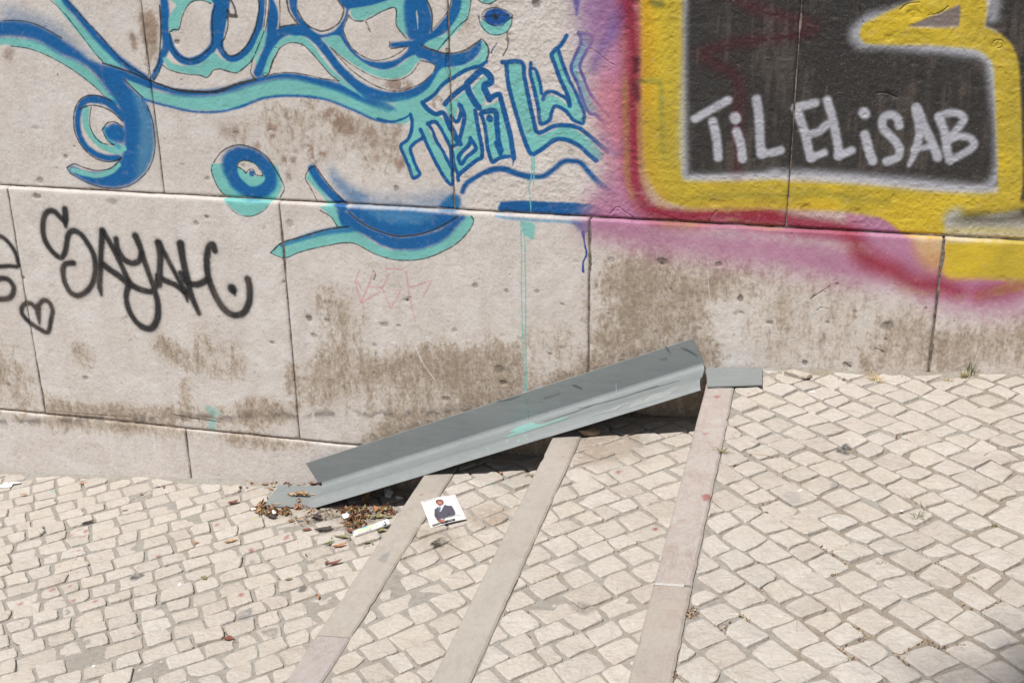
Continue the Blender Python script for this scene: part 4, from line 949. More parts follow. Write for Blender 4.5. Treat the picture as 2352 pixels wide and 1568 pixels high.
def edging(parent, x0, w, y0, y1, lvl, drop, material, seed, noselabel=None):
    """one long nosing stone: flat worn top, eased nose, ragged back edge, riser face below the nose"""
    r = random.Random(seed)
    n = max(4, int((y1 - y0) / .03))
    rows = []
    for i in range(n + 1):
        y = y0 + (y1 - y0) * i / n
        e = r.gauss(0, .0004); be = r.gauss(0, .0010)
        if r.random() < .03: e += .004
        prof = [(x0 + .004 + e * .3, -drop), (x0 + e * .4, -.012), (x0 + .0015 + e, -.004), (x0 + .006 + e, -.0006), (x0 + w * .5, .0004 + r.gauss(0, .0003)), (x0 + w - .006 + be, 0), (x0 + w + be, -.004), (x0 + w + be, -.03)]
        rows.append([(x, y, gz(x, lvl) + .002 + d) for x, d in prof])
    V_ = [v for row in rows for v in row]; k_ = 8
    F_ = [(i * k_ + j, i * k_ + j + 1, (i + 1) * k_ + j + 1, (i + 1) * k_ + j) for i in range(n) for j in range(k_ - 1)]
    F_ = [f[::-1] for f in F_]
    F_.append(tuple(range(k_))); F_.append(tuple(n * k_ + j for j in range(k_))[::-1])
    return link('edging_stone', mesh('edging_stone', V_, F_, False), material, parent)
YB = -3.1
low = thing('lower_pavement', 'cream cobblestone pavement at the foot of the steps, below the heart tag', 'pavement', kind='structure')
bed(low, (-5.2, X1 + .004, YB, .02), 'low', .0052)
pave(low, (-5.2, X1, YB, YP), 'low', math.radians(38), .0735, .088, 1, .0075, .0105)
st1 = thing('stone_step', 'lowest cobbled step with a grey beige edge stone, the flyer lies on it', 'step', group='wide shallow steps beside the wall')
bed(st1, (X1 + W1 - .004, X2 + .004, YB, .02), 'one', .006)
pave(st1, (X1 + W1, X2, YB, YL), 'one', math.radians(45), .080, .088, 12, .009, .0105)
yj1 = float(on_ground([(1305, 2545)], 'one')[0, 1])
edging(st1, X1, W1, yj1 + .0015, -.001, 'one', .22, STRIP_GREY, 1)
edging(st1, X1, W1, YB, yj1 - .0015, 'one', .22, STRIP_MAUVE, 2)
st2 = thing('stone_step', 'middle cobbled step with an unbroken grey beige edge stone, right of the flyer', 'step', group='wide shallow steps beside the wall')
bed(st2, (X2 + W2 - .004, X3 + .004, YB, .02), 'two', .006)
pave(st2, (X2 + W2, X3, YB, YL), 'two', math.radians(43), .081, .086, 23, .009, .0105)
edging(st2, X2, W2, YB, -.001, 'two', .22, STRIP_GREY, 3)
up = thing('upper_pavement', 'cobblestone pavement above the steps, edged with a pink marble strip', 'pavement', kind='structure')
bed(up, (X3 + W3 - .004, 2.98, YB, .02), 'up', .0074)
pave(up, (X3 + W3, 2.98, YB, YL), 'up', math.radians(-47), .0775, .080, 34, .0105, .0098)
yj3 = float(on_ground([(2690, 2342)], 'up')[0, 1])
edging(up, X3, W3, yj3 + .004, -.001, 'up', .24, STRIP_ROSE, 4)
edging(up, X3, W3, YB, yj3 - .004, 'up', .24, STRIP_BUFF, 5)
WHITE_M = plain('white_mortar', (.50, .48, .45), .9, .2, .12, 200, .002)
jv = [(x, yj3 + s * .0046, gz(x, 'up') + .0028) for x in (X3 + .004, X3 + W3 * .8) for s in (-1, 1)]
link('joint_filling', mesh('joint_filling', jv, [(0, 2, 3, 1)]), WHITE_M, up)
GROUND_M = plain('street_asphalt', (.10, .095, .09), .9, .2, .25, 8)
gv = [(x, y, -.35 + SLOPE * .15 * x) for x in (-120, 120) for y in (-160, 90)]
tag(link('street', mesh('street', gv, [(0, 2, 3, 1)]), GROUND_M), 'dull asphalt street beyond the cobbled pavement', 'street', kind='structure')

def sand_bank(parent, x0, x1, lvl, seed):
    r = np.random.RandomState(seed); n = int((x1 - x0) / .012); X = np.linspace(x0, x1, n)
    wv = fbm(1, n, 14, seed, 4)[0]; wv2 = fbm(1, n, 7, seed + 9, 3)[0]
    rows = []
    for t in np.linspace(0, 1, 5):
        y = -.001 - (.012 + .055 * np.clip(wv - .25, 0, 1)) * (1 - t); z = gz(X, lvl) - .008 + (.006 + .022 * np.clip(wv2 - .2, 0, 1)) * t ** 1.3 + r.normal(0, .0008, n)
        rows.append(np.stack([X, y + YP * (lvl == 'low'), z], -1))
    V_ = np.concatenate(rows); idx = np.arange(5 * n).reshape(5, n)
    F_ = np.stack([idx[:-1, :-1], idx[:-1, 1:], idx[1:, 1:], idx[1:, :-1]], -1).reshape(-1, 4).tolist()
    return link('sand_bank', mesh('sand_bank', V_, F_, True), BED_M, parent)
sand_bank(low, -4.5, X1 - .02, 'low', 3); sand_bank(up, X3 + .02, 2.9, 'up', 4)

# ------------------------------------------------------------------ the steel wheel ramp
STEEL, nt, bs = mat('weathered_zinc_steel'); g = NG(nt)
P = g.new('ShaderNodeTexCoord').outputs['Object']
mp = g.new('ShaderNodeMapping'); mp.inputs['Rotation'].default_value = (0, math.radians(23.5), 0); mp.inputs['Scale'].default_value = (1, 6, 9); g.link(P, mp.inputs[0]); SV = mp.outputs[0]
c = g.ramp(g.noise(9, 5, .6, SV), [(.3, (.182, .202, .203)), (.5, (.206, .226, .226)), (.7, (.23, .248, .247))])
c = g.mix(.35, c, g.ramp(g.noise(5, 5, .6, P), [(.3, (.175, .197, .20)), (.7, (.25, .268, .268))]))
c = g.mix(g.math('MULTIPLY', g.ramp(g.noise(26, 4, .6, SV), [(.60, 0.), (.70, 1.)]), .45), c, (.13, .135, .14))
c = g.mix(g.math('MULTIPLY', g.ramp(g.noise(70, 3, .6, SV), [(.66, 0.), (.74, 1.)]), .4), c, (.36, .37, .36))
g.link(c, bs.inputs['Base Color']); bs.inputs['Metallic'].default_value = 0.0
g.link(g.ramp(g.noise(16, 4, .6, SV), [(.3, .42), (.7, .62)]), bs.inputs['Roughness'])
g.link(g.bump(g.noise(7, 3, .5, P), .25, .006), bs.inputs['Normal'])
SPLASH = plain('turquoise_splash', tuple(lin(rgb(146, 190, 184)) * .72), .5, .4, .08, 60)
PALE_SCRATCH = plain('pale_scrape', (.40, .41, .41), .6, .3, .15, 120)
ramp = thing('wheel_ramp', 'grey bent steel wheel ramp laid over the steps against the wall', 'ramp', (-1.632, 0, -.088))
AX = Vector((.9173, 0, .3981)); NV = Vector((-.3981, 0, .9173)); BASE = Vector((-1.632, 0, -.088)); LEN = 1.447
def rp(t, u, v): return BASE + AX * t + NV * v + Vector((0, -u - .006, 0))
def sheet(name, prof, t0, t1, th, parent, material, nt_=24, wob=.0):
    """a bent sheet: profile points (u outward, v up) swept along the slope, with thickness"""
    prof = [np.array(p, float) for p in prof]; k_ = len(prof)
    nrm = []
    for i in range(k_):
        d = prof[min(i + 1, k_ - 1)] - prof[max(i - 1, 0)]; d /= np.linalg.norm(d); nrm.append(np.array([d[1], -d[0]]))
    lo = [p + n_ * th for p, n_ in zip(prof, nrm)]
    loop = prof + lo[::-1]; m2 = len(loop)
    V_ = []
    for i in range(nt_ + 1):
        t = t0 + (t1 - t0) * i / nt_
        w_ = wob * math.sin(t * 9 + 1) + wob * .6 * math.sin(t * 23)
        for j, p in enumerate(loop):
            jj = j if j < k_ else m2 - 1 - j
            V_.append(rp(t, p[0], p[1] + w_ * jj / k_) - BASE)
    F_ = [(i * m2 + j, i * m2 + (j + 1) % m2, (i + 1) * m2 + (j + 1) % m2, (i + 1) * m2 + j) for i in range(nt_) for j in range(m2)]
    for i in range(k_ - 1):
        F_.append((i + 1, i, m2 - 1 - i, m2 - 2 - i)); o_ = nt_ * m2; F_.append((o_ + i, o_ + i + 1, o_ + m2 - 2 - i, o_ + m2 - 1 - i))
    me = mesh(name, V_, F_, False)
    import bmesh
    bm = bmesh.new(); bm.from_mesh(me); bmesh.ops.recalc_face_normals(bm, faces=bm.faces)
    for f in bm.faces: f.smooth = True
    for e in bm.edges:
        if len(e.link_faces) == 2 and e.calc_face_angle(0) > math.radians(38): e.smooth = False
    bm.to_mesh(me); bm.free()
    return link(name, me, material, parent)
bend = [(.0075 + .021 * (1 - math.cos(a)), .0235 - .021 * math.sin(a)) for a in np.linspace(0, math.pi / 2, 8)]
FLP = [(.0215, .112), (.0185, .09), (.0140, .06), (.0078, .0236)]
side = sheet('side_flange', FLP, 0, LEN, -.003, ramp, STEEL, 20, .0006)
lip = [(.048, .0025), (.072, .0030), (.090, .0045), (.103, .0078), (.112, .0098), (.120, .0100), (.129, .0086), (.140, .0056), (.150, .0022), (.158, -.0022), (.161, -.0075)]
chan = sheet('channel_floor', bend + lip, 0.012, LEN - .005, -.003, ramp, STEEL, 30, .0006)
def plate(corn, lvl, dz, lift=None):
    P_ = [on_ground([c_], lvl)[0] for c_ in corn]
    th = .004
    V_ = []
    n = 6
    for k_ in (0, 1):
        for i in range(n + 1):
            for j in range(2):
                a = P_[0] + (P_[1] - P_[0]) * i / n; b = P_[3] + (P_[2] - P_[3]) * i / n
                q = a if j == 0 else b
                z = gz(q[0], lvl) + dz - k_ * th + (lift * (i / n) * (.3 + .7 * j) if lift else 0)
                V_.append(Vector((q[0], min(q[1], -.006), z)) - BASE)
    m2 = 2 * (n + 1)
    F_ = []
    for i in range(n):
        F_.append((2 * i, 2 * i + 1, 2 * i + 3, 2 * i + 2)); F_.append((m2 + 2 * i, m2 + 2 * i + 2, m2 + 2 * i + 3, m2 + 2 * i + 1))
        F_.append((2 * i, 2 * i + 2, m2 + 2 * i + 2, m2 + 2 * i)); F_.append((2 * i + 1, m2 + 2 * i + 1, m2 + 2 * i + 3, 2 * i + 3))
    F_.append((0, m2, m2 + 1, 1)); F_.append((2 * n, 2 * n + 1, m2 + 2 * n + 1, m2 + 2 * n))
    return link('end_plate', mesh('end_plate', V_, F_), STEEL, ramp)
plate([(2826, 1470), (3051, 1472), (3047, 1552), (2829, 1556)], 'up', .0095, .003)
plate([(1118, 1946), (1300, 1953), (1236, 2037), (1057, 2028)], 'low', .0075)
def on_ramp(zoom, s, kind, dz=.0008):
    """points seen on the flange (a plane parallel to the wall) or on the channel floor"""
    d = rays(px(zoom, s)); out = []
    for r_ in d:
        if kind == 'flange': 
            y_ = -.0265
            for _k in range(3):
                q = CAMV + r_ * ((y_ - CAMV[1]) / r_[1]); v_ = (Vector(q) - BASE).dot(NV)
                y_ = -.006 - .0042 - dz - float(np.interp(v_, [p[1] for p in FLP[::-1]], [p[0] for p in FLP[::-1]]))
        else:
            n_ = np.array(NV); off = n_ @ np.array(rp(0, 0, .0062 + dz)); q = CAMV + r_ * ((off - n_ @ CAMV) / (r_ @ n_))
        out.append(Vector(q) - BASE)
    return out
def floor_v(u):
    pr_ = bend + lip
    return np.interp(u, [p[0] for p in pr_], [p[1] for p in pr_])
def decal(name, zoom, s, kind, material):
    pts = on_ramp(zoom, s, kind)
    if kind == 'floor':
        pts2 = []
        for p in pts:
            u = min(max(-p.y - .006, .022), .155); t = p.dot(AX); pts2.append(AX * t + NV * (float(floor_v(u)) + .0041) + Vector((0, -u - .006, 0)))
        pts = pts2
    n_ = len(pts)
    return link(name, mesh(name, pts, [tuple(range(n_))] if kind != 'strip' else []), material, ramp)
def ribbon(name, zoom, s, w, kind, material):
    q = spline(px(zoom, s), 4); ww_ = np.interp(np.linspace(0, 1, len(q)), np.linspace(0, 1, len(np.atleast_1d(w))), np.atleast_1d(w)) / ZO[zoom][2]
    tg = np.gradient(q, axis=0); nn = np.stack([-tg[:, 1], tg[:, 0]], -1); nn /= np.maximum(np.linalg.norm(nn, axis=1, keepdims=True), 1e-6)
    L_, R_2 = q + nn * ww_[:, None] / 2, q - nn * ww_[:, None] / 2
    old = ZO['a']; V_ = []
    for arr in (L_, R_2):
        st_ = ' '.join('%f,%f' % tuple(p) for p in arr); pts = on_ramp('a', st_, kind)
        if kind == 'floor':
            pts = [AX * p.dot(AX) + NV * (float(floor_v(min(max(-p.y - .006, .022), .155))) + .0041) + Vector((0, -min(max(-p.y - .006, .022), .155) - .006, 0)) for p in pts]
        V_ += pts
    n_ = len(q)
    return link(name, mesh(name, V_, [(i, i + 1, n_ + i + 1, n_ + i) for i in range(n_ - 1)]), material, ramp)
ribbon('paint_splash', 'U', '1588,150 1589,250', [4, 10], 'flange', SPLASH)
ribbon('paint_splash', 'U', '1600,330 1604,430 1606,530', [4, 10, 18], 'flange', SPLASH)
ribbon('paint_splash', 'U', '1795,135 1796,220', [8, 6], 'flange', SPLASH)
ribbon('paint_splash', 'U', '1330,690 1450,650 1600,590 1690,590 1780,600 1900,565', [20, 70, 110, 90, 60, 10], 'floor', SPLASH)
ribbon('paint_splash', 'U', '1230,800 1380,740 1560,680 1740,630 1960,560 2130,500 2250,465', [10, 60, 90, 60, 40, 40, 20], 'floor', SPLASH)
for x, y in ((1578, 768), (1345, 808), (1296, 848), (1468, 826), (1600, 795), (990, 960), (1850, 632)):
    ribbon('paint_drop', 'U', '%d,%d %d,%d %d,%d' % (x - 7, y + 10, x, y, x + 7, y - 10), [8, 22, 8], 'floor', SPLASH)
RUBBED = plain('dark_rub', (.13, .14, .145), .6, .3, .2, 90)
for q_, w_ in (('1150,1015 1165,1035 1185,1060', [6, 12, 4]), ('1258,1026 1310,1045 1376,1085', [3, 9, 3]), ('500,1285 535,1296 575,1312', [3, 9, 3]), ('1105,1108 1165,1102', [2, 5]), ('-30,1400 60,1385 140,1360', [3, 6, 3]), ('300,1380 420,1345', [4, 3])): ribbon('scuff', 'G', q_, w_, 'flange', RUBBED)
WORN = plain('worn_lip', (.255, .268, .268), .55, .3, .16, 160)
_r = random.Random(3)
for q_, n_, w0 in (((880, 1450), 9, 34), ((640, 1515), 6, 12), ((1180, 1335), 5, 40)):
    x, y = q_; pts = []
    for _k in range(n_): pts.append('%g,%g' % (x, y + _r.gauss(0, 3))); dx = _r.uniform(34, 60); x += dx; y -= dx * .36
    ribbon('scuff', 'G', ' '.join(pts), [3] + [w0 * _r.uniform(.3, 1.0) for _k in range(n_ - 2)] + [3], 'floor', WORN)
for q_, w_ in (('550,1450 800,1385 1000,1325 1250,1255', [2, 5, 3, 2]), ('300,1540 500,1480 640,1430', [2, 5, 2]), ('900,1352 1100,1290', [2, 4])): ribbon('scuff', 'G', q_, w_, 'floor', RUBBED)
ribbon('scrape', 'G', '808,1275 812,1330 812,1368', [5, 7, 8], 'flange', PALE_SCRATCH)

# ------------------------------------------------------------------ flyer
def warp(p):
    return .0035 * (.5 + .5 * math.sin(p[0] * 38 + p[1] * 22)) + .004 * max(0, (p[0] + 1.0) * 9)
def flat(name, zoom, s, lvl, dz, material, parent, origin, smooth=False):
    q = px(zoom, s)
    if smooth: q = spline(np.vstack([q, q[:1]]), 4)[:-1]
    P_ = on_ground(q, lvl)
    V_ = [Vector((p[0], p[1], gz(p[0], lvl) + dz + warp(p))) - origin for p in P_]
    import bmesh
    me = mesh(name, V_, [tuple(range(len(V_)))])
    bm = bmesh.new(); bm.from_mesh(me)
    for f in bm.faces:
        if f.normal.z < 0: f.normal_flip()
    bmesh.ops.triangulate(bm, faces=bm.faces); bm.to_mesh(me); bm.free()
    return link(name, me, material, parent)
def ink(name, r_, g_, b_, f=.78, rough=.45): return plain(name, tuple(float(v) for v in lin(rgb(r_, g_, b_)) * f), rough, .4, .03, 30)
PAPER = ink('glossy_paper', 232, 231, 230, .82); SUIT = ink('print_suit', 88, 86, 100); SUITD = ink('print_suit_fold', 62, 60, 72); SKIN = ink('print_skin', 150, 92, 76); SKINL = ink('print_skin_light', 190, 128, 112)
HAIR = ink('print_hair', 52, 42, 42); SHIRT = ink('print_shirt', 214, 224, 240); BLACKP = ink('print_black', 58, 58, 66); GREYP = ink('print_grey', 176, 174, 174); TYPE = ink('print_type', 120, 112, 110); OLIVE = ink('print_olive', 112, 108, 96)
FO = Vector((-1.05, -.40, gz(-1.05, 'one')))
fly = thing('flyer', 'white printed flyer with a man in a grey suit, lying on the lowest step', 'flyer', FO)
q0 = px('I', '130,400 1480,135 1925,1105 530,1430'); n_ = 14
Pq = on_ground(q0, 'one'); V_, F_ = [], []
for k_ in (0, 1):
    for i in range(n_ + 1):
        for j in range(n_ + 1):
            s_, t_ = i / n_, j / n_
            p = (1 - t_) * ((1 - s_) * Pq[0] + s_ * Pq[1]) + t_ * ((1 - s_) * Pq[3] + s_ * Pq[2])
            V_.append(Vector((p[0], p[1], gz(p[0], 'one') + .0052 - .0004 * k_ + warp(p))) - FO)
N1 = (n_ + 1) ** 2
for i in range(n_):
    for j in range(n_):
        a = i * (n_ + 1) + j; f = (a, a + 1, a + n_ + 2, a + n_ + 1)
        F_.append(f); F_.append(tuple(N1 + x for x in f[::-1]))
for i in range(n_):
    for a, b in ((i, i + 1), (n_ * (n_ + 1) + i, n_ * (n_ + 1) + i + 1), (i * (n_ + 1), (i + 1) * (n_ + 1)), (i * (n_ + 1) + n_, (i + 1) * (n_ + 1) + n_)):
        F_.append((a, b, N1 + b, N1 + a))
link('paper_sheet', mesh('paper_sheet', V_, F_), PAPER, fly)
D0 = .0059
for nm, s_, M_, lay in (('print_suit', '670,740 750,690 835,640 900,830 960,770 1060,580 1180,600 1340,605 1380,660 1450,780 1485,880 1480,950 1380,1000 1200,1040 1080,1100 1050,1160 950,1100 870,1130 790,1180 720,1070 670,990 668,860', SUIT, 1),
                        ('print_suit_fold', '1190,720 1210,800 1240,910 1290,930 1200,950 1150,1000 1215,900', SUITD, 2), ('print_suit_fold', '700,870 780,960 830,1050 780,1000 710,930', SUITD, 2),
                        ('print_shirt', '832,650 880,620 1020,565 1060,580 960,760 870,840 845,780', SHIRT, 2), ('print_tie', '870,640 910,650 905,770 870,830 848,760 855,690', SUITD, 3),
                        ('print_face', '735,450 780,410 880,395 985,430 1030,470 1030,500 1005,550 930,600 870,615 800,560 745,520', SKIN, 3), ('print_face_light', '780,450 880,430 970,460 960,530 880,555 800,510', SKINL, 4),
                        ('print_hair', '720,470 718,430 770,385 880,372 970,390 1015,430 1012,470 960,420 860,400 780,420 745,480', HAIR, 5), ('print_hands', '800,1150 870,1130 960,1130 1040,1165 1130,1205 1040,1240 950,1255 850,1230 800,1195', SKIN, 3),
                        ('print_hands_light', '900,1170 1000,1175 1080,1205 990,1230 920,1210', SKINL, 4), ('print_cuff', '945,1110 985,1105 1045,1165 1010,1170', SHIRT, 4),
                        ('print_banner', '880,1250 1060,1250 1130,1180 1470,1110 1485,1190 1210,1250 1150,1280 920,1310', BLACKP, 2), ('print_box', '1075,1110 1710,965 1725,1035 1100,1190', PAPER, 3), ('print_bar', '1080,1085 1680,935 1695,965 1085,1105', GREYP, 3),
                        ('print_footer', '565,1325 870,1245 905,1310 600,1395', OLIVE, 2), ('print_rule', '1418,185 1428,182 1832,1078 1824,1082', TYPE, 1), ('print_rule', '800,290 1408,182 1408,187 800,294', GREYP, 1)):
    flat(nm, 'I', s_, 'one', D0 + .00012 * lay, M_, fly, FO, smooth=nm.startswith(('print_face', 'print_suit', 'print_hair', 'print_hands')))
_txt = {}
def text_tris(body):
    cu = bpy.data.curves.new('lettering', 'FONT'); cu.body = body; cu.resolution_u = 2
    o = bpy.data.objects.new('lettering', cu); C.objects.link(o)
    dg = bpy.context.evaluated_depsgraph_get(); me = bpy.data.meshes.new_from_object(o.evaluated_get(dg))
    V_ = np.array([v.co[:2] for v in me.vertices]); F_ = [tuple(p.vertices) for p in me.polygons]
    bpy.data.objects.remove(o); bpy.data.curves.remove(cu); bpy.data.meshes.remove(me)
    V_ -= V_.min(0); V_ /= V_.max(0); return V_, F_
def text_quad(body, zoom, s, lvl, dz, material, parent, origin):
    """lettering laid into a quad given as bottom-left, bottom-right, top-right, top-left"""
    Q = on_ground(px(zoom, s), lvl); T_, F_ = text_tris(body)
    V_ = []
    for u, v in T_:
        p = (1 - v) * ((1 - u) * Q[0] + u * Q[1]) + v * ((1 - u) * Q[3] + u * Q[2]); V_.append(Vector((p[0], p[1], gz(p[0], lvl) + dz + warp(p))) - origin)
    return link('lettering', mesh('lettering', V_, F_), material, parent)
text_quad('CENTURY 21', 'I', '195,450 728,345 718,300 190,408', 'one', D0 + .0002, TYPE, fly, FO)
text_quad('Consultor', 'I', '1140,1098 1380,1042 1376,1016 1135,1072', 'one', D0 + .0006, BLACKP, fly, FO)
text_quad('CASAS', 'I', '1210,1222 1390,1180 1384,1148 1204,1190', 'one', D0 + .0006, PAPER, fly, FO)

# ------------------------------------------------------------------ roll of bin bags
RO = Vector(on_ground(px('J', '460,1150'), 'low')[0]); RE = Vector(on_ground(px('J', '2150,560'), 'low')[0])
RO.z = gz(RO.x, 'low'); RE.z = gz(RE.x, 'low')
rax = (RE - RO); RL = rax.length; rax.normalize(); rsd = Vector((0, 0, 1)).cross(rax).normalized(); rup = rax.cross(rsd).normalized()
RR_ = .0125
def roll_pt(s_, a, r_=RR_): return rax * (s_ * RL) + rsd * (math.cos(a) * r_) + rup * (math.sin(a) * r_ * .86 + RR_ * .86 + .004)
roll = thing('bin_bag_roll', 'white and lime printed roll of bin bags lying against the lowest step', 'bin bag roll', RO)
SLEEVE, nt, bs = mat('printed_sleeve'); g = NG(nt)
at = g.new('ShaderNodeVertexColor', layer_name='print'); g.link(at.outputs[0], bs.inputs['Base Color']); bs.inputs['Roughness'].default_value = .38
ns_, na = 100, 44
V_, F_, cols = [], [], []
def sleeve_col(s_, a):
    # a: 0 = side away from the wall at ground height ... pi/2 top
    h = a / math.pi + .17
    if h > 1.8: h -= 2
    cl = (.78, .78, .80)
    if s_ < .54 + .10 * (h - .3) and h > .36: cl = (.72, .74, .42)
    if s_ < .045: cl = (.80, .80, .80)
    elif s_ < .07: cl = (.62, .64, .36)
    if ((s_ - .28) / .15) ** 2 + ((h - .66) / .10) ** 2 < 1: cl = (.16, .50, .72)
    if .54 < s_ < .74 and .36 < h < .62 and h - .36 > (s_ - .62) * -.9: cl = (.79, .79, .81)
    d = math.hypot((s_ - .64) / .055, (h - .36) / .12)
    if .62 < d < 1.0 and h > .34: cl = (.10, .30, .16)
    if .72 < s_ < .93 and h > .30: cl = (.74, .74, .77)
    d = math.hypot((s_ - .80) / .065, (h - .47) / .17)
    if d < 1: cl = (.50, .50, .54) if int(d * 7) % 2 else (.56, .56, .60)
    if .865 < s_ < .90 and .28 < h < .6: cl = (.05, .05, .06)
    if .72 < s_ < .96 and .14 < h < .27 and int(s_ * 190) % 2: cl = (.08, .08, .09)
    if .28 < s_ < .335 and .17 < h < .21: cl = (.10, .11, .25)
    if math.hypot((s_ - .40) / .028, (h - .22) / .07) < 1 and math.hypot((s_ - .40) / .015, (h - .22) / .035) > 1: cl = (.12, .16, .10)
    return cl
for i in range(ns_ + 1):
    for j in range(na):
        a = 2 * math.pi * j / na
        V_.append(roll_pt(i / ns_, a, RR_ * (1 + .03 * math.sin(3 * a + i * .05)) * (1 - .10 * math.exp(-((i / ns_ - .6) / .12) ** 2) * max(0, math.sin(a)))))
        cols.append((*sleeve_col(i / ns_, (math.pi - a) % (2 * math.pi)), 1))
F_ = [(i * na + j, i * na + (j + 1) % na, (i + 1) * na + (j + 1) % na, (i + 1) * na + j) for i in range(ns_) for j in range(na)]
me = mesh('paper_sleeve', V_, [f[::-1] for f in F_], True)
ca_ = me.color_attributes.new('print', 'FLOAT_COLOR', 'POINT'); ca_.data.foreach_set('color', np.array(cols, np.float32).ravel())
link('paper_sleeve', me, SLEEVE, roll)
V_ = [roll_pt(s_, a, RR_ * k_) for s_, k_ in ((-.06, .78), (-.06, .86), (.3, .86), (.3, .78)) for a in np.linspace(0, 2 * math.pi, 21)[:-1]]
F_ = [(k_ * 20 + j, k_ * 20 + (j + 1) % 20, ((k_ + 1) % 4) * 20 + (j + 1) % 20, ((k_ + 1) % 4) * 20 + j) for k_ in range(4) for j in range(20)]
link('bag_core', mesh('bag_core', V_, F_, True), plain('white_film', (.72, .72, .72), .4, .4, .06), roll)
V_ = [roll_pt(1.012, a, RR_ * k_) for k_ in (0.0, .93) for a in np.linspace(0, 2 * math.pi, 21)[:-1]]
link('end_cap', mesh('end_cap', V_, [(j, (j + 1) % 20, 20 + (j + 1) % 20, 20 + j) for j in range(20)]), plain('white_cap', (.70, .70, .72), .4, .4, .08), roll)
def roll_text(body, s0, s1, h0, h1):
    T_, F_ = text_tris(body)
    V_ = [roll_pt(s0 + (s1 - s0) * u, math.pi - (h0 + (h1 - h0) * v) * math.pi, RR_ * 1.035) for u, v in T_]
    link('lettering', mesh('lettering', V_, F_), OLIVE, roll)
roll_text('FECHO F\u00c1CIL', .13, .34, .30, .36)
roll_text('SISTEMA ANTIPINGOS', .08, .44, .21, .27)
roll_text('15 Sacos', .58, .71, .36, .41)

# ------------------------------------------------------------------ leaves, litter, weeds, small finds
LEAF = {'brown': plain('leaf_brown', (.22, .115, .06), .7, .3, .45, 120, .001), 'orange': plain('leaf_orange', (.36, .18, .085), .7, .3, .4, 120, .001), 'red': plain('leaf_red_brown', (.17, .065, .045), .7, .3, .4, 120, .001),
        'dark': plain('leaf_black_brown', (.055, .042, .036), .7, .3, .4, 120, .001), 'tan': plain('leaf_tan', (.42, .29, .17), .75, .3, .35, 120, .001), 'olive': plain('leaf_olive', (.19, .18, .08), .7, .3, .4, 120, .001),
        'green': plain('leaf_green', (.115, .145, .055), .6, .3, .35, 120, .001), 'lime': plain('leaf_lime', (.36, .42, .06), .55, .35, .2, 120, .001), 'straw': plain('dry_straw', (.52, .41, .23), .8, .2, .3, 150), 'grey': plain('dry_grey_stalk', (.16, .17, .13), .8, .2, .3, 150)}
def leaf_geo(L_, W_, curl, fold, r, twist=0.0, lift=0.0):
    """an almond blade with a folded midrib, curled along its length and ragged at the rim; a stub of stalk"""
    n = 7; V_, F_ = [], []
    for i in range(n + 1):
        t = i / n
        w_ = W_ * .5 * (math.sin(math.pi * min(1, t * .94 + .03)) ** .8) * (1 + r.uniform(-.14, .14))
        ang = curl * (t - .5)
        x = math.sin(ang) / max(abs(curl), .05) * L_ * math.copysign(1, curl) if abs(curl) > .05 else (t - .5) * L_
        z = (1 - math.cos(ang)) / max(abs(curl), .05) * L_ if abs(curl) > .05 else 0
        tw = twist * (t - .5)
        for s_ in (-1, -.5, 0, .5, 1):
            y = s_ * w_; dz = abs(s_) ** 1.4 * w_ * fold + r.gauss(0, .03) * W_ * abs(s_)
            V_.append((x, y * math.cos(tw) - dz * math.sin(tw), z + lift * t + dz * math.cos(tw) + y * math.sin(tw)))
    for i in range(n):
        for j in range(4): a = i * 5 + j; F_.append((a, a + 1, a + 6, a + 5))
    o_ = len(V_); x0, y0, z0 = V_[2]
    V_ += [(x0, -.0007, z0), (x0, .0007, z0), (x0 - L_ * .22, 0, z0 + .003)]; F_.append((o_, o_ + 1, o_ + 2))
    return V_, F_
def put(V_, pos, rz, tilt=(0, 0)):
    M_ = Matrix.Translation(pos) @ Matrix.Rotation(math.atan(-SLOPE), 4, 'Y') @ Matrix.Rotation(rz, 4, 'Z') @ Matrix.Rotation(tilt[0], 4, 'X') @ Matrix.Rotation(tilt[1], 4, 'Y')
    return M_
GRP = 'fallen leaves on the pavement'
def leaf(zoom, x, y, lvl, L_, W_, rz, col, label, curl=.9, fold=.5, tilt=(0, 0), dz=.002, seed=0, name='fallen_leaf', twist=.3, lift=0., z=None):
    r = random.Random(seed + int(x) * 7 + int(y))
    P_ = on_ground(px(zoom, '%g,%g' % (x, y)), lvl)[0]
    V_, F_ = leaf_geo(L_ * .92, W_ * .84, curl, fold, r, twist, lift)
    zs = min(v[2] for v in V_)
    o = link(name, mesh(name, [(a, b, c - zs) for a, b, c in V_], F_, True), LEAF[col])
    o.matrix_world = put(V_, Vector((P_[0], P_[1], gz(P_[0], lvl) + dz if z is None else z)), math.radians(rz), tilt)
    tag(o, label, 'leaf', GRP)
    return o
leaf('M', 630, 215, 'low', .046, .020, 38, 'red', 'dark red curled leaf on the cobbles, left of the lower ramp plate', 1.6, .7)
leaf('T', 900, 1000, 'low', .042, .030, 20, 'dark', 'nearly black crumpled leaf below the foot of the ramp', 1.2, 1.0, twist=1.2)
leaf('T', 985, 1150, 'low', .068, .024, 25, 'dark', 'long black brown leaf left of the bin bag roll', 1.1, .8, twist=.9)
leaf('T', 765, 1150, 'low', .036, .016, 25, 'red', 'reddish leaf touching the tip of the long black brown leaf', .8, .8)
leaf('T', 765, 1015, 'low', .018, .012, 60, 'brown', 'small flat brown leaf beside the nearly black crumpled leaf', .3, .3)
leaf('T', 545, 1025, 'low', .022, .016, 30, 'brown', 'small round brown leaf in a joint below the lower ramp plate', .6, .6)
leaf('T', 665, 1010, 'low', .034, .010, 30, 'tan', 'thin curled tan leaf below the lower ramp plate', 1.8, .8)
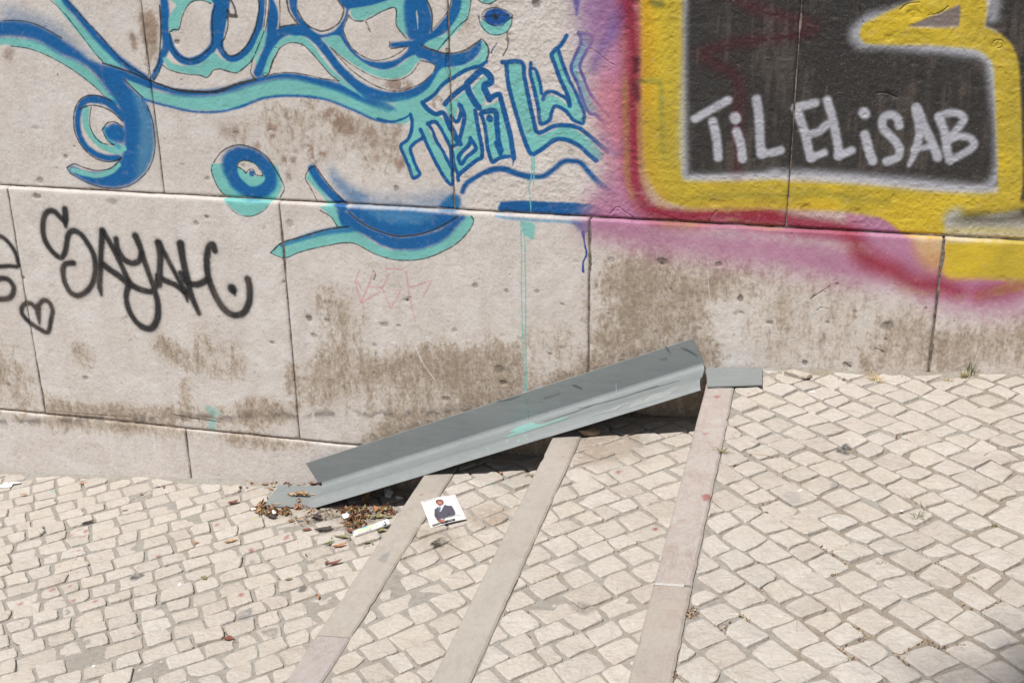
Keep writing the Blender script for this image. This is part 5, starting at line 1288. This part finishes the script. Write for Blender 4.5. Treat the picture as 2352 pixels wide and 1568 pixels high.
leaf('T', 65, 1000, 'low', .024, .013, 60, 'lime', 'yellow green leaf lying flat left of the litter heap', .3, .25)
leaf('T', 300, 985, 'low', .038, .026, 10, 'dark', 'black leaf under the white scrap in the litter heap', 1.2, .9, twist=1.)
leaf('T', 1690, 880, 'low', .046, .022, -55, 'orange', 'rust orange curled leaf between the ramp and the bin bag roll', 1.5, .9)
leaf('T', 1790, 875, 'low', .048, .018, 40, 'orange', 'second rust orange leaf beside the edge stone, arched upwards', 1.6, .9)
leaf('T', 1700, 985, 'low', .050, .020, 15, 'olive', 'olive green shrivelled leaf just above the bin bag roll', 1.0, .9)
leaf('T', 1850, 985, 'low', .036, .014, 20, 'olive', 'narrow olive leaf at the edge stone above the bin bag roll', 1.2, .9)
leaf('T', 1230, 1245, 'low', .062, .014, 8, 'olive', 'long twisted olive leaf below the open end of the bin bag roll', 1.2, .9, twist=1.)
leaf('T', 1065, 1330, 'low', .042, .014, 50, 'green', 'green grey withered leaf on the cobbles, lower left of the bin bag roll', 1.2, .9)
leaf('T', 1580, 1320, 'low', .024, .014, 15, 'green', 'dark green crumpled leaf beside the lowest edge stone', .9, .8)
leaf('T', 1560, 1225, 'low', .030, .012, 30, 'olive', 'pale olive leaf tucked under the bin bag roll', .8, .6)
leaf('T', 1770, 1160, 'low', .034, .018, 35, 'olive', 'olive leaf wedged between the bin bag roll and the edge stone', .8, .8)
leaf('T', 1340, 1160, 'low', .034, .020, -30, 'red', 'red brown leaf at the open end of the bin bag roll', .8, .7)
leaf('T', 1200, 1370, 'low', .052, .018, 35, 'orange', 'bright orange forked leaf alone on the cobbles below the bin bag roll', 1.4, .9, twist=1.)
leaf('M', 1395, 672, 'low', .056, .016, 38, 'red', 'rust red leaf with an upright stalk near the lowest edge stone', 1.5, .8)
leaf('M', 1335, 670, 'low', .026, .012, 95, 'red', 'small rust leaf tip left of the one with the upright stalk', 1.2, .8)
leaf('M', 612, 508, 'low', .054, .016, 42, 'tan', 'tan curled leaf with a long stalk, middle of the lower pavement', 1.4, .9)
leaf('M', 408, 782, 'low', .026, .020, -30, 'olive', 'olive leaf fragment standing in a cobble joint', .6, .8)
leaf('M', 1050, 795, 'low', .026, .014, 20, 'olive', 'yellow olive crumb of leaf in a joint left of the edge stone', 1.2, .9)
leaf('M', 1238, 785, 'low', .028, .011, -65, 'orange', 'orange sliver of leaf in the joint above the grey oval stain', .6, .6)
leaf('M', 1272, 920, 'low', .030, .009, -65, 'orange', 'orange sliver of leaf in the joint beside the grey oval stain', .5, .6)
leaf('M', 590, 1236, 'low', .036, .026, 10, 'red', 'flat maroon leaf in the cobbles near the bottom of the picture', .3, .3)
leaf('M', 345, 515, 'low', .026, .010, 35, 'orange', 'small orange leaf in a joint left of the tan curled leaf', .6, .6)
leaf('L', 650, 388, 'low', .050, .015, 40, 'dark', 'dark slender leaf across a joint, middle of the far left cobbles', .5, .5)
leaf('L', 615, 100, 'low', .036, .014, 24, 'orange', 'small orange leaf in the second row of cobbles from the wall', .6, .6)
leaf('L', 180, 182, 'low', .034, .012, 18, 'orange', 'pale orange leaf shred nearest the white paper strip', .5, .5)
leaf('L', 920, 300, 'low', .026, .008, 20, 'brown', 'thin brown leaf shred in a joint on the upper left cobbles', .5, .5)
leaf('L', 1040, 178, 'low', .018, .010, 5, 'brown', 'tiny brown leaf bit in a joint near the plinth', .5, .5)
leaf('L', 750, 46, 'low', .020, .012, 20, 'lime', 'bright green leaf sprouting at the foot of the plinth', .8, .6)
leaf('U', 1190, 1352, 'one', .020, .014, -60, 'orange', 'small brown leaf upright at the shadow edge on the lowest step', .8, .8)
leaf('U', 1640, 1385, 'one', .034, .008, 30, 'olive', 'thin olive leaf at the shadow edge beside the middle edge stone', .8, .7)
leaf('K', 480, 330, 'low', .030, .014, 10, 'brown', 'folded brown leaf between the plinth and the lower ramp plate', 1.6, .9)
leaf('K', 640, 440, 'low', .032, .009, -28, 'orange', 'narrow orange leaf at the top corner of the lower ramp plate', .5, .6)
leaf('K', 720, 250, 'low', .022, .016, 80, 'dark', 'dark leaf leaning on the plinth above the lower ramp plate', .5, .6, tilt=(.0, -.9))
leaf('K', 1320, 270, 'low', .022, .013, 70, 'lime', 'lime green leaf standing at the plinth above the lower ramp plate', .5, .4, tilt=(0, -.9))
leaf('K', 2000, 345, 'low', .042, .018, 15, 'red', 'crinkled rust leaf tucked behind the lower end of the ramp', 1.5, .9, dz=.008)
leaf('K', 2180, 345, 'low', .034, .018, -20, 'red', 'rust leaf wedged where the ramp flange meets the wall', 1.3, .9, dz=.010)
leaf('K', 1950, 680, 'low', .026, .008, -12, 'tan', 'tan seed leaf lying on the lower ramp plate', .3, .4, dz=.010)
leaf('K', 850, 975, 'low', .034, .009, 10, 'tan', 'tan straw leaf along the front rim of the lower ramp plate', .3, .4, dz=.009)
leaf('T', 1560, 770, 'low', .088, .034, 62, 'orange', 'large tan brown curled leaf leaning out from under the ramp', 1.4, .7, tilt=(0, -.55), dz=.004)
leaf('T', 1230, 850, 'low', .060, .012, 5, 'red', 'long red brown leaf along the shadow under the ramp', .5, .6)

def on_cobble(x, y, lvl):
    for c_, q in COB_POLY.get(lvl, ()):
        if abs(c_[0] - x) < .07 and abs(c_[1] - y) < .07:
            if all((q[(i + 1) % len(q)][0] - q[i][0]) * (y - q[i][1]) - (q[(i + 1) % len(q)][1] - q[i][1]) * (x - q[i][0]) > 0 for i in range(len(q))): return True
    return False
def litter(name, label, spec, lvl, seed, kinds, spread=.004, size=(.008, .026), z0=None, joints=0.0):
    """many curled scraps; spec = list of (zoom, x, y, radius in that enlargement, how many)"""
    r = random.Random(seed); V_, F_, MI = [], [], []
    mats = [LEAF[k_] for k_ in kinds]
    for zoom, x, y, rad, cnt in spec:
        for _ in range(cnt):
            a = r.uniform(0, 6.283); d = rad * math.sqrt(r.random())
            P_ = on_ground(px(zoom, '%g,%g' % (x + d * math.cos(a), y + d * .62 * math.sin(a))), lvl)[0]
            if joints and on_cobble(P_[0], P_[1], lvl): continue
            L_ = r.uniform(*size); W_ = L_ * r.uniform(.22, .6)
            lv, lf = leaf_geo(L_, W_, r.uniform(-2.4, 2.4), r.uniform(.1, 1.2), r, r.uniform(-2, 2))
            h_ = spread * (1 - d / rad) * r.uniform(.2, 2.2) + .001 - joints
            M_ = put(lv, Vector((P_[0], min(P_[1], -.004), (gz(P_[0], lvl) if z0 is None else z0) + h_)), r.uniform(0, 6.283), (r.gauss(0, .5), r.gauss(0, .5)))
            zs = min((M_ @ Vector(v)).z for v in lv) - (gz(P_[0], lvl) if z0 is None else z0) - h_ * .6
            o_ = len(V_); V_ += [(M_ @ Vector(v)) - Vector((0, 0, zs)) for v in lv]; F_ += [tuple(o_ + i for i in f) for f in lf]
            MI += [r.randrange(len(mats))] * len(lf)
    me = mesh(name, V_, F_, True)
    for m_ in mats: me.materials.append(m_)
    me.polygons.foreach_set('material_index', MI)
    o = link(name, me); return tag(o, label, 'litter', None, 'stuff')
litter('leaf_litter', 'brown heap of shredded leaves and stalks between ramp and bin bag roll', [('T', 1420, 930, 190, 190), ('T', 1400, 1050, 160, 150), ('T', 1840, 900, 130, 90), ('T', 1330, 900, 120, 70), ('T', 1600, 900, 200, 60)], 'low', 3, ('brown', 'brown', 'orange', 'red', 'olive', 'tan', 'dark'), .016, (.005, .022))
litter('leaf_litter', 'heap of crumpled brown leaves at the corner of the lower ramp plate', [('T', 150, 880, 95, 90), ('T', 280, 900, 110, 100), ('T', 480, 900, 70, 50), ('T', 170, 810, 50, 30)], 'low', 4, ('brown', 'brown', 'tan', 'red', 'olive', 'tan'), .014, (.005, .022))
litter('leaf_litter', 'rusty leaf crumbs spilling over the front of the lower ramp plate', [('T', 690, 790, 70, 34), ('T', 640, 850, 60, 26), ('T', 740, 850, 60, 24), ('T', 800, 880, 70, 18)], 'low', 5, ('orange', 'red', 'brown', 'tan'), .010, (.006, .018))
litter('leaf_litter', 'thin line of dry shreds along the foot of the plinth', [('K', 1200, 330, 160, 16), ('K', 1600, 340, 130, 10), ('K', 800, 330, 120, 8), ('K', 100, 300, 90, 5), ('M', 720, 70, 60, 8), ('M', 100, 80, 50, 4)], 'low', 6, ('brown', 'tan', 'straw', 'red'), .004, (.006, .022))
litter('leaf_litter', 'scattered leaf crumbs on the cobbles around the bin bag roll', [('T', 1100, 900, 260, 70), ('T', 760, 960, 240, 60), ('T', 1500, 1230, 240, 40), ('M', 1300, 560, 200, 20), ('T', 1040, 860, 160, 40), ('T', 1250, 1000, 260, 50)], 'low', 7, ('brown', 'tan', 'olive', 'dark'), .0015, (.004, .012))
litter('leaf_litter', 'dry shreds in the joint along the foot of the wall right of the ramp', [('V', 640, 38, 70, 22), ('Z', 60, 115, 60, 14), ('Z', 330, 165, 70, 18), ('Z', 560, 128, 60, 10), ('Z', 1030, 120, 60, 8), ('Z', 1350, 175, 70, 8), ('Z', 1500, 128, 80, 8)], 'up', 8, ('straw', 'brown', 'tan', 'brown'), .001, (.003, .010))
litter('joint_litter', 'straw and leaf crumbs caught in the joints of the upper pavement', [('V', 900, 600, 120, 60), ('V', 940, 1440, 130, 70), ('V', 1180, 1370, 130, 60), ('V', 860, 930, 90, 40), ('X', 600, 910, 90, 60), ('X', 1000, 1000, 160, 90), ('X', 830, 1090, 120, 70), ('X', 490, 1510, 120, 70), ('Y', 230, 310, 150, 90), ('Y', 200, 470, 150, 90), ('Y', 1130, 1200, 150, 80), ('Y', 330, 1280, 130, 70), ('Y', 860, 1310, 130, 70), ('Y', 430, 1090, 130, 60), ('W', 1620, 700, 120, 60), ('W', 800, 700, 120, 50), ('Y', 1000, 500, 300, 120), ('X', 1300, 600, 300, 100), ('V', 1400, 1000, 300, 100), ('Y', 1600, 900, 250, 110)], 'up', 18, ('straw', 'brown', 'tan', 'brown', 'red'), .001, (.003, .009), joints=.0085)
litter('joint_litter', 'leaf crumbs caught in the joints of the lower pavement', [('M', 500, 1150, 200, 60), ('M', 560, 1240, 150, 50), ('M', 330, 500, 120, 40), ('M', 1040, 800, 120, 40), ('M', 700, 1000, 300, 70), ('L', 150, 1300, 150, 40), ('L', 700, 300, 300, 50), ('L', 1100, 200, 160, 40)], 'low', 19, ('straw', 'brown', 'tan', 'red', 'dark'), .001, (.003, .009), joints=.006)
litter('joint_litter', 'brown crumbs caught in the joints beside the middle edge stone', [('O', 250, 900, 90, 60), ('O', 100, 1150, 80, 50), ('O', 120, 1280, 60, 30), ('N', 1560, 800, 90, 50), ('O', 500, 700, 300, 70)], 'two', 20, ('brown', 'straw', 'red'), .001, (.003, .009), joints=.007)
# crumpled pale leaf clump on the plate
r = random.Random(31); V_, F_ = [], []
for k_ in range(16):
    lv, lf = leaf_geo(r.uniform(.022, .044), r.uniform(.010, .020), r.uniform(-2.2, 2.2), r.uniform(.3, 1.2), r, r.uniform(-2, 2))
    M_ = Matrix.Translation((r.gauss(0, .012), r.gauss(0, .006), .009 + r.uniform(0, .012))) @ Matrix.Rotation(r.uniform(-.6, .8), 4, 'Z') @ Matrix.Rotation(r.gauss(0, .5), 4, 'X')
    o_ = len(V_); V_ += [M_ @ Vector(v) for v in lv]; F_ += [tuple(o_ + i for i in f) for f in lf]
zs = min(v.z for v in V_)
o = link('leaf_clump', mesh('leaf_clump', [v - Vector((0, 0, zs)) for v in V_], F_, True), LEAF['tan'])
q = on_ground(px('K', '1580,700'), 'low')[0]; o.location = (q[0], q[1], gz(q[0], 'low') + .0078)
tag(o, 'pale crumpled clump of dry leaves on the lower ramp plate', 'leaf clump')

def tuft(name, label, cat, zoom, x, y, lvl, n, h, spread, kinds, seed, lean=0., group=None, w=.0016, wall_=False):
    r = random.Random(seed); V_, F_, MI = [], [], []
    for _ in range(n):
        a = r.uniform(0, 6.283) if not lean else r.gauss(lean, .7); L_ = h * r.uniform(.5, 1.15); b = r.uniform(.2, 1.0) * spread
        bx, by = r.gauss(0, .005), r.gauss(0, .004); o_ = len(V_)
        for i in range(4):
            t = i / 3; d = b * t * t; zz_ = L_ * (t - .28 * t * t * min(1.6, b / max(h, .001)))
            ww_ = w * (1 - t * .92); px_, py = bx + d * math.cos(a), by + d * math.sin(a)
            V_ += [(px_ - ww_ * math.sin(a), py + ww_ * math.cos(a), zz_), (px_ + ww_ * math.sin(a), py - ww_ * math.cos(a), zz_)]
        F_ += [(o_ + 2 * i, o_ + 2 * i + 1, o_ + 2 * i + 3, o_ + 2 * i + 2) for i in range(3)]; MI += [r.randrange(len(kinds))] * 3
    me = mesh(name, V_, F_, True)
    for k_ in kinds: me.materials.append(LEAF[k_])
    me.polygons.foreach_set('material_index', MI)
    o = link(name, me); q = on_ground(px(zoom, '%g,%g' % (x, y)), lvl)[0]
    o.location = (q[0], min(q[1], -.006), gz(q[0], lvl) - .007)
    return tag(o, label, cat, group)
WG = 'weeds growing in the paving joints'
tuft('weed', 'grass tuft sprouting beside the pink marble strip', 'weed', 'V', 690, 860, 'up', 34, .022, .045, ('green', 'straw', 'olive', 'green'), 1, group=WG)
tuft('weed', 'green blades of grass at the foot of the wall, far right', 'weed', 'W', 1395, 95, 'up', 9, .060, .030, ('green', 'green'), 2, group=WG, w=.0032)
tuft('weed', 'straw coloured bushy tuft beneath the green blades by the wall', 'weed', 'W', 1340, 140, 'up', 60, .028, .020, ('straw', 'straw', 'olive'), 3, group=WG)
tuft('weed', 'low dry tuft left of the green blades by the wall', 'weed', 'W', 1190, 180, 'up', 40, .020, .024, ('straw', 'olive', 'straw'), 4, group=WG)
tuft('weed', 'pale straw tuft fanning to the left at the foot of the wall', 'weed', 'W', 500, 175, 'up', 40, .026, .050, ('straw', 'straw', 'tan'), 5, lean=2.5, group=WG)
tuft('weed', 'small dark stalk in the joint near the wall, between broken stone and straw tuft', 'weed', 'W', 178, 165, 'up', 8, .018, .010, ('dark', 'brown'), 6, group=WG)
tuft('weed', 'green tuft in a cobble joint in the middle of the upper pavement', 'weed', 'W', 905, 1490, 'up', 30, .022, .040, ('green', 'green', 'olive'), 7, group=WG)
tuft('weed', 'short green sprig in a cobble joint, lower middle of the upper pavement', 'weed', 'Y', 640, 470, 'up', 16, .014, .024, ('green', 'olive'), 8, group=WG)
tuft('weed', 'green sprig with dry crumbs in a joint, right of the pink strip', 'weed', 'X', 1455, 705, 'up', 16, .014, .016, ('lime', 'green', 'olive'), 9, group=WG)
tuft('weed', 'tiny green sprig between cobbles near the right edge', 'weed', 'Y', 1490, 615, 'up', 14, .014, .012, ('green', 'olive'), 10, group=WG)
tuft('weed', 'tiny sprig in the joint above the one near the right edge', 'weed', 'Y', 1665, 105, 'up', 14, .012, .012, ('green', 'olive'), 11, group=WG)
tuft('weed', 'green sprig at a joint crossing near the soft shadow', 'weed', 'Y', 1385, 1205, 'up', 14, .010, .016, ('green', 'olive', 'straw'), 12, group=WG)
tuft('weed', 'green and straw sprig between cobbles at the bottom of the upper pavement', 'weed', 'Y', 870, 1310, 'up', 20, .010, .020, ('green', 'straw'), 13, group=WG)
tuft('weed', 'tangle of grey green stalks beside the leaf heap', 'stalks', 'T', 1230, 960, 'low', 46, .020, .075, ('grey', 'grey', 'olive'), 14, lean=-2.4, w=.0010)

def lump(name, label, cat, P_, size, material, seed, group=None, rz=0.0, squash=(1, 1, 1), rough=.28):
    import bmesh
    r = random.Random(seed); bm = bmesh.new(); bmesh.ops.create_icosphere(bm, subdivisions=2, radius=1)
    dirs = [Vector((r.gauss(0, 1), r.gauss(0, 1), r.gauss(0, 1))).normalized() for _ in range(7)]; offs = [r.uniform(.45, .85) for _ in dirs]
    for v in bm.verts:
        for d, f in zip(dirs, offs):                                    # broken facets
            k_ = v.co.dot(d)
            if k_ > f: v.co -= d * (k_ - f)
        v.co *= 1 + r.uniform(-rough, rough) * .18
        v.co = Vector((v.co.x * squash[0], v.co.y * squash[1], v.co.z * squash[2])) * size
    zs = min(v.co.z for v in bm.verts)
    for v in bm.verts: v.co.z -= zs
    me = bpy.data.meshes.new(name); bm.to_mesh(me); bm.free()
    o = link(name, me, material); o.location = P_; o.rotation_euler = (0, 0, rz); return tag(o, label, cat, group)
RUB = plain('broken_limestone', (.42, .375, .32), .8, .3, .14, 60, .003)
q = on_ground(px('Z', '240,178'), 'up')[0]
lump('broken_stone', 'broken lump of pale limestone at the foot of the wall beside the ramp plate', 'stone', (q[0], min(q[1], -.035), gz(q[0], 'up') - .010), .027, RUB, 4, squash=(1.7, .95, .62))
q = on_ground(px('a', '2245,1708'), 'two')[0]
lump('broken_stone', 'rounded brown stone in the shade under the ramp, above the middle edge stone', 'stone', (-.655, -.125, gz(-.655, 'two') - .004), .026, plain('brown_stone', (.30, .22, .15), .85, .2, .3, 50, .003), 9, squash=(1.5, .9, .7))
SCRAP = plain('white_paper_scrap', (.78, .78, .78), .7, .3, .05)
PG_ = 'white pebbles on the pavement'
for i, (z_, x, y, l_, s_, lb) in enumerate((('L', 695, 1445, 'low', .0065, 'white pebble in a joint near the bottom of the lower pavement'), ('V', 1452, 1240, 'up', .0060, 'white chip in a joint of the upper pavement right of the pink strip'), ('M', 225, 830, 'low', .006, 'white crumb of mortar beside the olive leaf fragment'), ('W', 738, 1432, 'up', .0045, 'tiny white chip left of the green tuft'), ('L', 293, 478, 'low', .007, 'small grey pebble in a joint on the far left'))):
    q = on_ground(px(z_, '%g,%g' % (x, y)), l_)[0]; lump('pebble', lb, 'pebble', (q[0], q[1], gz(q[0], l_) - .003), s_, SCRAP if i != 4 else plain('grey_pebble', (.2, .19, .18), .8, .3, .2), 20 + i, PG_, squash=(1.2, .9, .8))
def scrap(name, label, cat, zoom, s, lvl, material, seed, dz=.004, buckle=.004, group=None):
    """a torn piece of paper: outline from the ground, buckled, with thickness"""
    r = random.Random(seed); P_ = on_ground(px(zoom, s), lvl); c_ = P_.mean(0); n = len(P_)
    org_ = Vector((c_[0], c_[1], gz(c_[0], lvl)))
    V_ = []
    for k_ in (0, 1):
        V_.append(Vector((0, 0, dz + buckle - k_ * .0006)))
        for p in P_: V_.append(Vector((p[0], p[1], gz(p[0], lvl) + dz + r.uniform(-.3, .8) * buckle - k_ * .0006)) - org_)
    m1 = n + 1; F_ = []
    for i in range(n):
        j = (i + 1) % n; F_ += [(0, 1 + j, 1 + i), (m1, m1 + 1 + i, m1 + 1 + j), (1 + i, 1 + j, m1 + 1 + j, m1 + 1 + i)]
    o = link(name, mesh(name, V_, F_), material); o.location = org_; return tag(o, label, cat, group)
scrap('paper_strip', 'torn white paper strip at the left edge near the plinth', 'paper', 'L', '-30,128 20,112 50,98 80,105 85,95 150,90 152,103 95,112 85,124 30,128 -20,138', 'low', SCRAP, 1, .003, .006)
SG = 'white paper scraps in the leaf litter'
scrap('paper_scrap', 'white paper scrap on the black leaf in the litter heap', 'paper', 'T', '300,935 330,922 356,940 350,960 330,972 305,955', 'low', SCRAP, 2, .012, .006, SG)
scrap('paper_scrap', 'white paper scrap under the rim of the lower ramp plate', 'paper', 'T', '235,850 290,850 300,870 270,895 240,885', 'low', SCRAP, 3, .008, .004, SG)
scrap('paper_scrap', 'crumpled white tissue in the heap left of the bin bag roll', 'paper', 'T', '1240,985 1290,960 1320,920 1345,950 1330,1000 1270,1025', 'low', SCRAP, 4, .010, .008, SG)
scrap('paper_scrap', 'grey white scrap in the shade under the ramp beside the edge stone', 'paper', 'T', '1955,735 2000,730 2050,745 2045,765 1970,765', 'low', SCRAP, 5, .010, .008, SG)
scrap('paper_scrap', 'crumpled grey tissue in the deep shade under the ramp', 'paper', 'T', '1800,640 1880,620 1930,680 1890,740 1820,720', 'low', SCRAP, 6, .010, .014, SG)
scrap('paper_scrap', 'slim white scrap on a cobble by the wall, right of the ramp plate', 'paper', 'V', '1540,285 1590,285 1600,295 1560,295', 'up', SCRAP, 7, .003, .003, SG)
# cigarette end
q = Vector(on_ground(px('T', '42,880'), 'low')[0]); q.z = gz(q.x, 'low')
cig = thing('cigarette_end', 'white cigarette end with an ashy tip left of the litter heap', 'cigarette end', q)
def tube(name, p0, p1, rad, material, parent, n=12):
    d = (p1 - p0).normalized(); a = d.orthogonal().normalized(); b = d.cross(a)
    V_ = [p + a * math.cos(t) * rad + b * math.sin(t) * rad for p in (p0, p1) for t in np.linspace(0, 2 * math.pi, n + 1)[:-1]]
    F_ = [(i, (i + 1) % n, n + (i + 1) % n, n + i) for i in range(n)] + [tuple(range(n))[::-1], tuple(range(n, 2 * n))]
    return link(name, mesh(name, V_, F_), material, parent)
dr_ = Vector((.93, .36, 0)); z_ = Vector((0, 0, .006))
tube('paper_tube', z_ - dr_ * .007, z_ + dr_ * .012, .0040, SCRAP, cig); tube('ash_tip', z_ - dr_ * .011, z_ - dr_ * .0072, .0036, plain('ash', (.08, .08, .075), .9, .2, .3), cig); tube('filter_end', z_ + dr_ * .0122, z_ + dr_ * .021, .0040, plain('filter_tan', (.45, .26, .10), .8, .2, .2), cig)
# twigs
def twig(label, zoom, s, lvl, rad, material, group='dry twigs on the upper pavement'):
    P_ = on_ground(px(zoom, s), lvl); P_ = spline(P_, 4); c_ = Vector((P_[0][0], P_[0][1], gz(P_[0][0], lvl))); n = 6
    V_ = []
    for i, p in enumerate(P_):
        rr = rad * (1 - .6 * i / len(P_))
        for t in np.linspace(0, 2 * math.pi, n + 1)[:-1]: V_.append(Vector((p[0], p[1] + math.cos(t) * rr, gz(p[0], lvl) + rad + .002 + math.sin(t) * rr)) - c_)
    F_ = [(i * n + j, i * n + (j + 1) % n, (i + 1) * n + (j + 1) % n, (i + 1) * n + j) for i in range(len(P_) - 1) for j in range(n)]
    o = link('twig', mesh('twig', V_, F_, True), material); o.location = c_; return tag(o, label, 'twig', group)
twig('straight brown stalk on the cobbles right of the grass tuft', 'V', '955,892 1040,896 1120,905 1190,918', 'up', .0013, LEAF['orange'])
twig('short dark curled twig just above the green tuft', 'W', '918,1352 925,1385 940,1410 960,1435', 'up', .0022, LEAF['dark'])
twig('bent straw stalk along the foot of the wall near the far right joint', 'Z', '1490,115 1540,125 1580,145', 'up', .0012, LEAF['straw'])
twig('dry stem arching from the far right wall joint', 'Z', '1640,140 1700,115 1760,105 1820,110', 'up', .0012, LEAF['tan'])

# ------------------------------------------------------------------ the tree behind the viewpoint whose bough shades the near right corner
BARK = plain('bark', (.12, .09, .065), .9, .2, .35, 20, .01); CROWN = plain('tree_leaf', (.055, .09, .03), .6, .3, .35, 6)
tree = thing('tree', 'leafy street tree behind the viewpoint, shading the near right corner', 'tree', (-.1, -7.6, -.36))
hit = Vector((.48, -1.51, .52)) + TO_SUN * 14.5 - Vector((-.1, -7.6, -.36))
def limb(pts, radii, name):
    V_, F_, n = [], [], 9
    for (p, r_) in zip(pts, radii):
        for t in np.linspace(0, 2 * math.pi, n + 1)[:-1]: V_.append(Vector(p) + Vector((math.cos(t) * r_, math.sin(t) * r_, 0)))
    F_ = [(i * n + j, i * n + (j + 1) % n, (i + 1) * n + (j + 1) % n, (i + 1) * n + j) for i in range(len(pts) - 1) for j in range(n)]
    return link(name, mesh(name, V_, F_, True), BARK, tree)
limb([(0, 0, 0), (.05, .02, 2.5), (-.02, .0, 5.2), (.06, -.1, 8.0), hit * .86], [.26, .21, .18, .13, .05], 'trunk')
limb([(-.02, 0, 5.2), (.5, -.5, 7.0), (1.2, -1.2, 9.4)], [.08, .06, .03], 'limb')
limb([(.06, -.1, 8.0), (-.3, -.9, 9.4), (-.4, -1.9, 11.2)], [.07, .05, .03], 'limb')
r = random.Random(77); V_, F_ = [], []
for _ in range(1500):
    if r.random() < .62: c_ = hit + Vector((r.gauss(.20, .17), r.gauss(-.20, .14), r.gauss(.0, .15)))
    elif r.random() < .5: c_ = Vector((1.3, -1.6, 9.8)) + Vector((r.gauss(0, .6), r.gauss(-.3, .4), r.gauss(.2, .5)))
    else: c_ = Vector((-.2, -2.4, 11.6)) + Vector((r.gauss(0, .6), r.gauss(-.2, .4), r.gauss(.2, .4)))
    if (c_ - hit).dot(Vector((1, -.9, 0))) < -.28 and (c_ - hit).length < 1.2: continue
    u = Vector((r.gauss(0, 1), r.gauss(0, 1), r.gauss(0, .6))).normalized(); w_ = u.cross(Vector((r.gauss(0, 1), r.gauss(0, 1), 1))).normalized()
    L_ = r.uniform(.05, .10); o_ = len(V_)
    V_ += [c_ - u * L_, c_ + w_ * L_ * .4, c_ + u * L_, c_ - w_ * L_ * .4]; F_.append((o_, o_ + 1, o_ + 2, o_ + 3))
link('crown', mesh('crown', V_, F_), CROWN, tree)
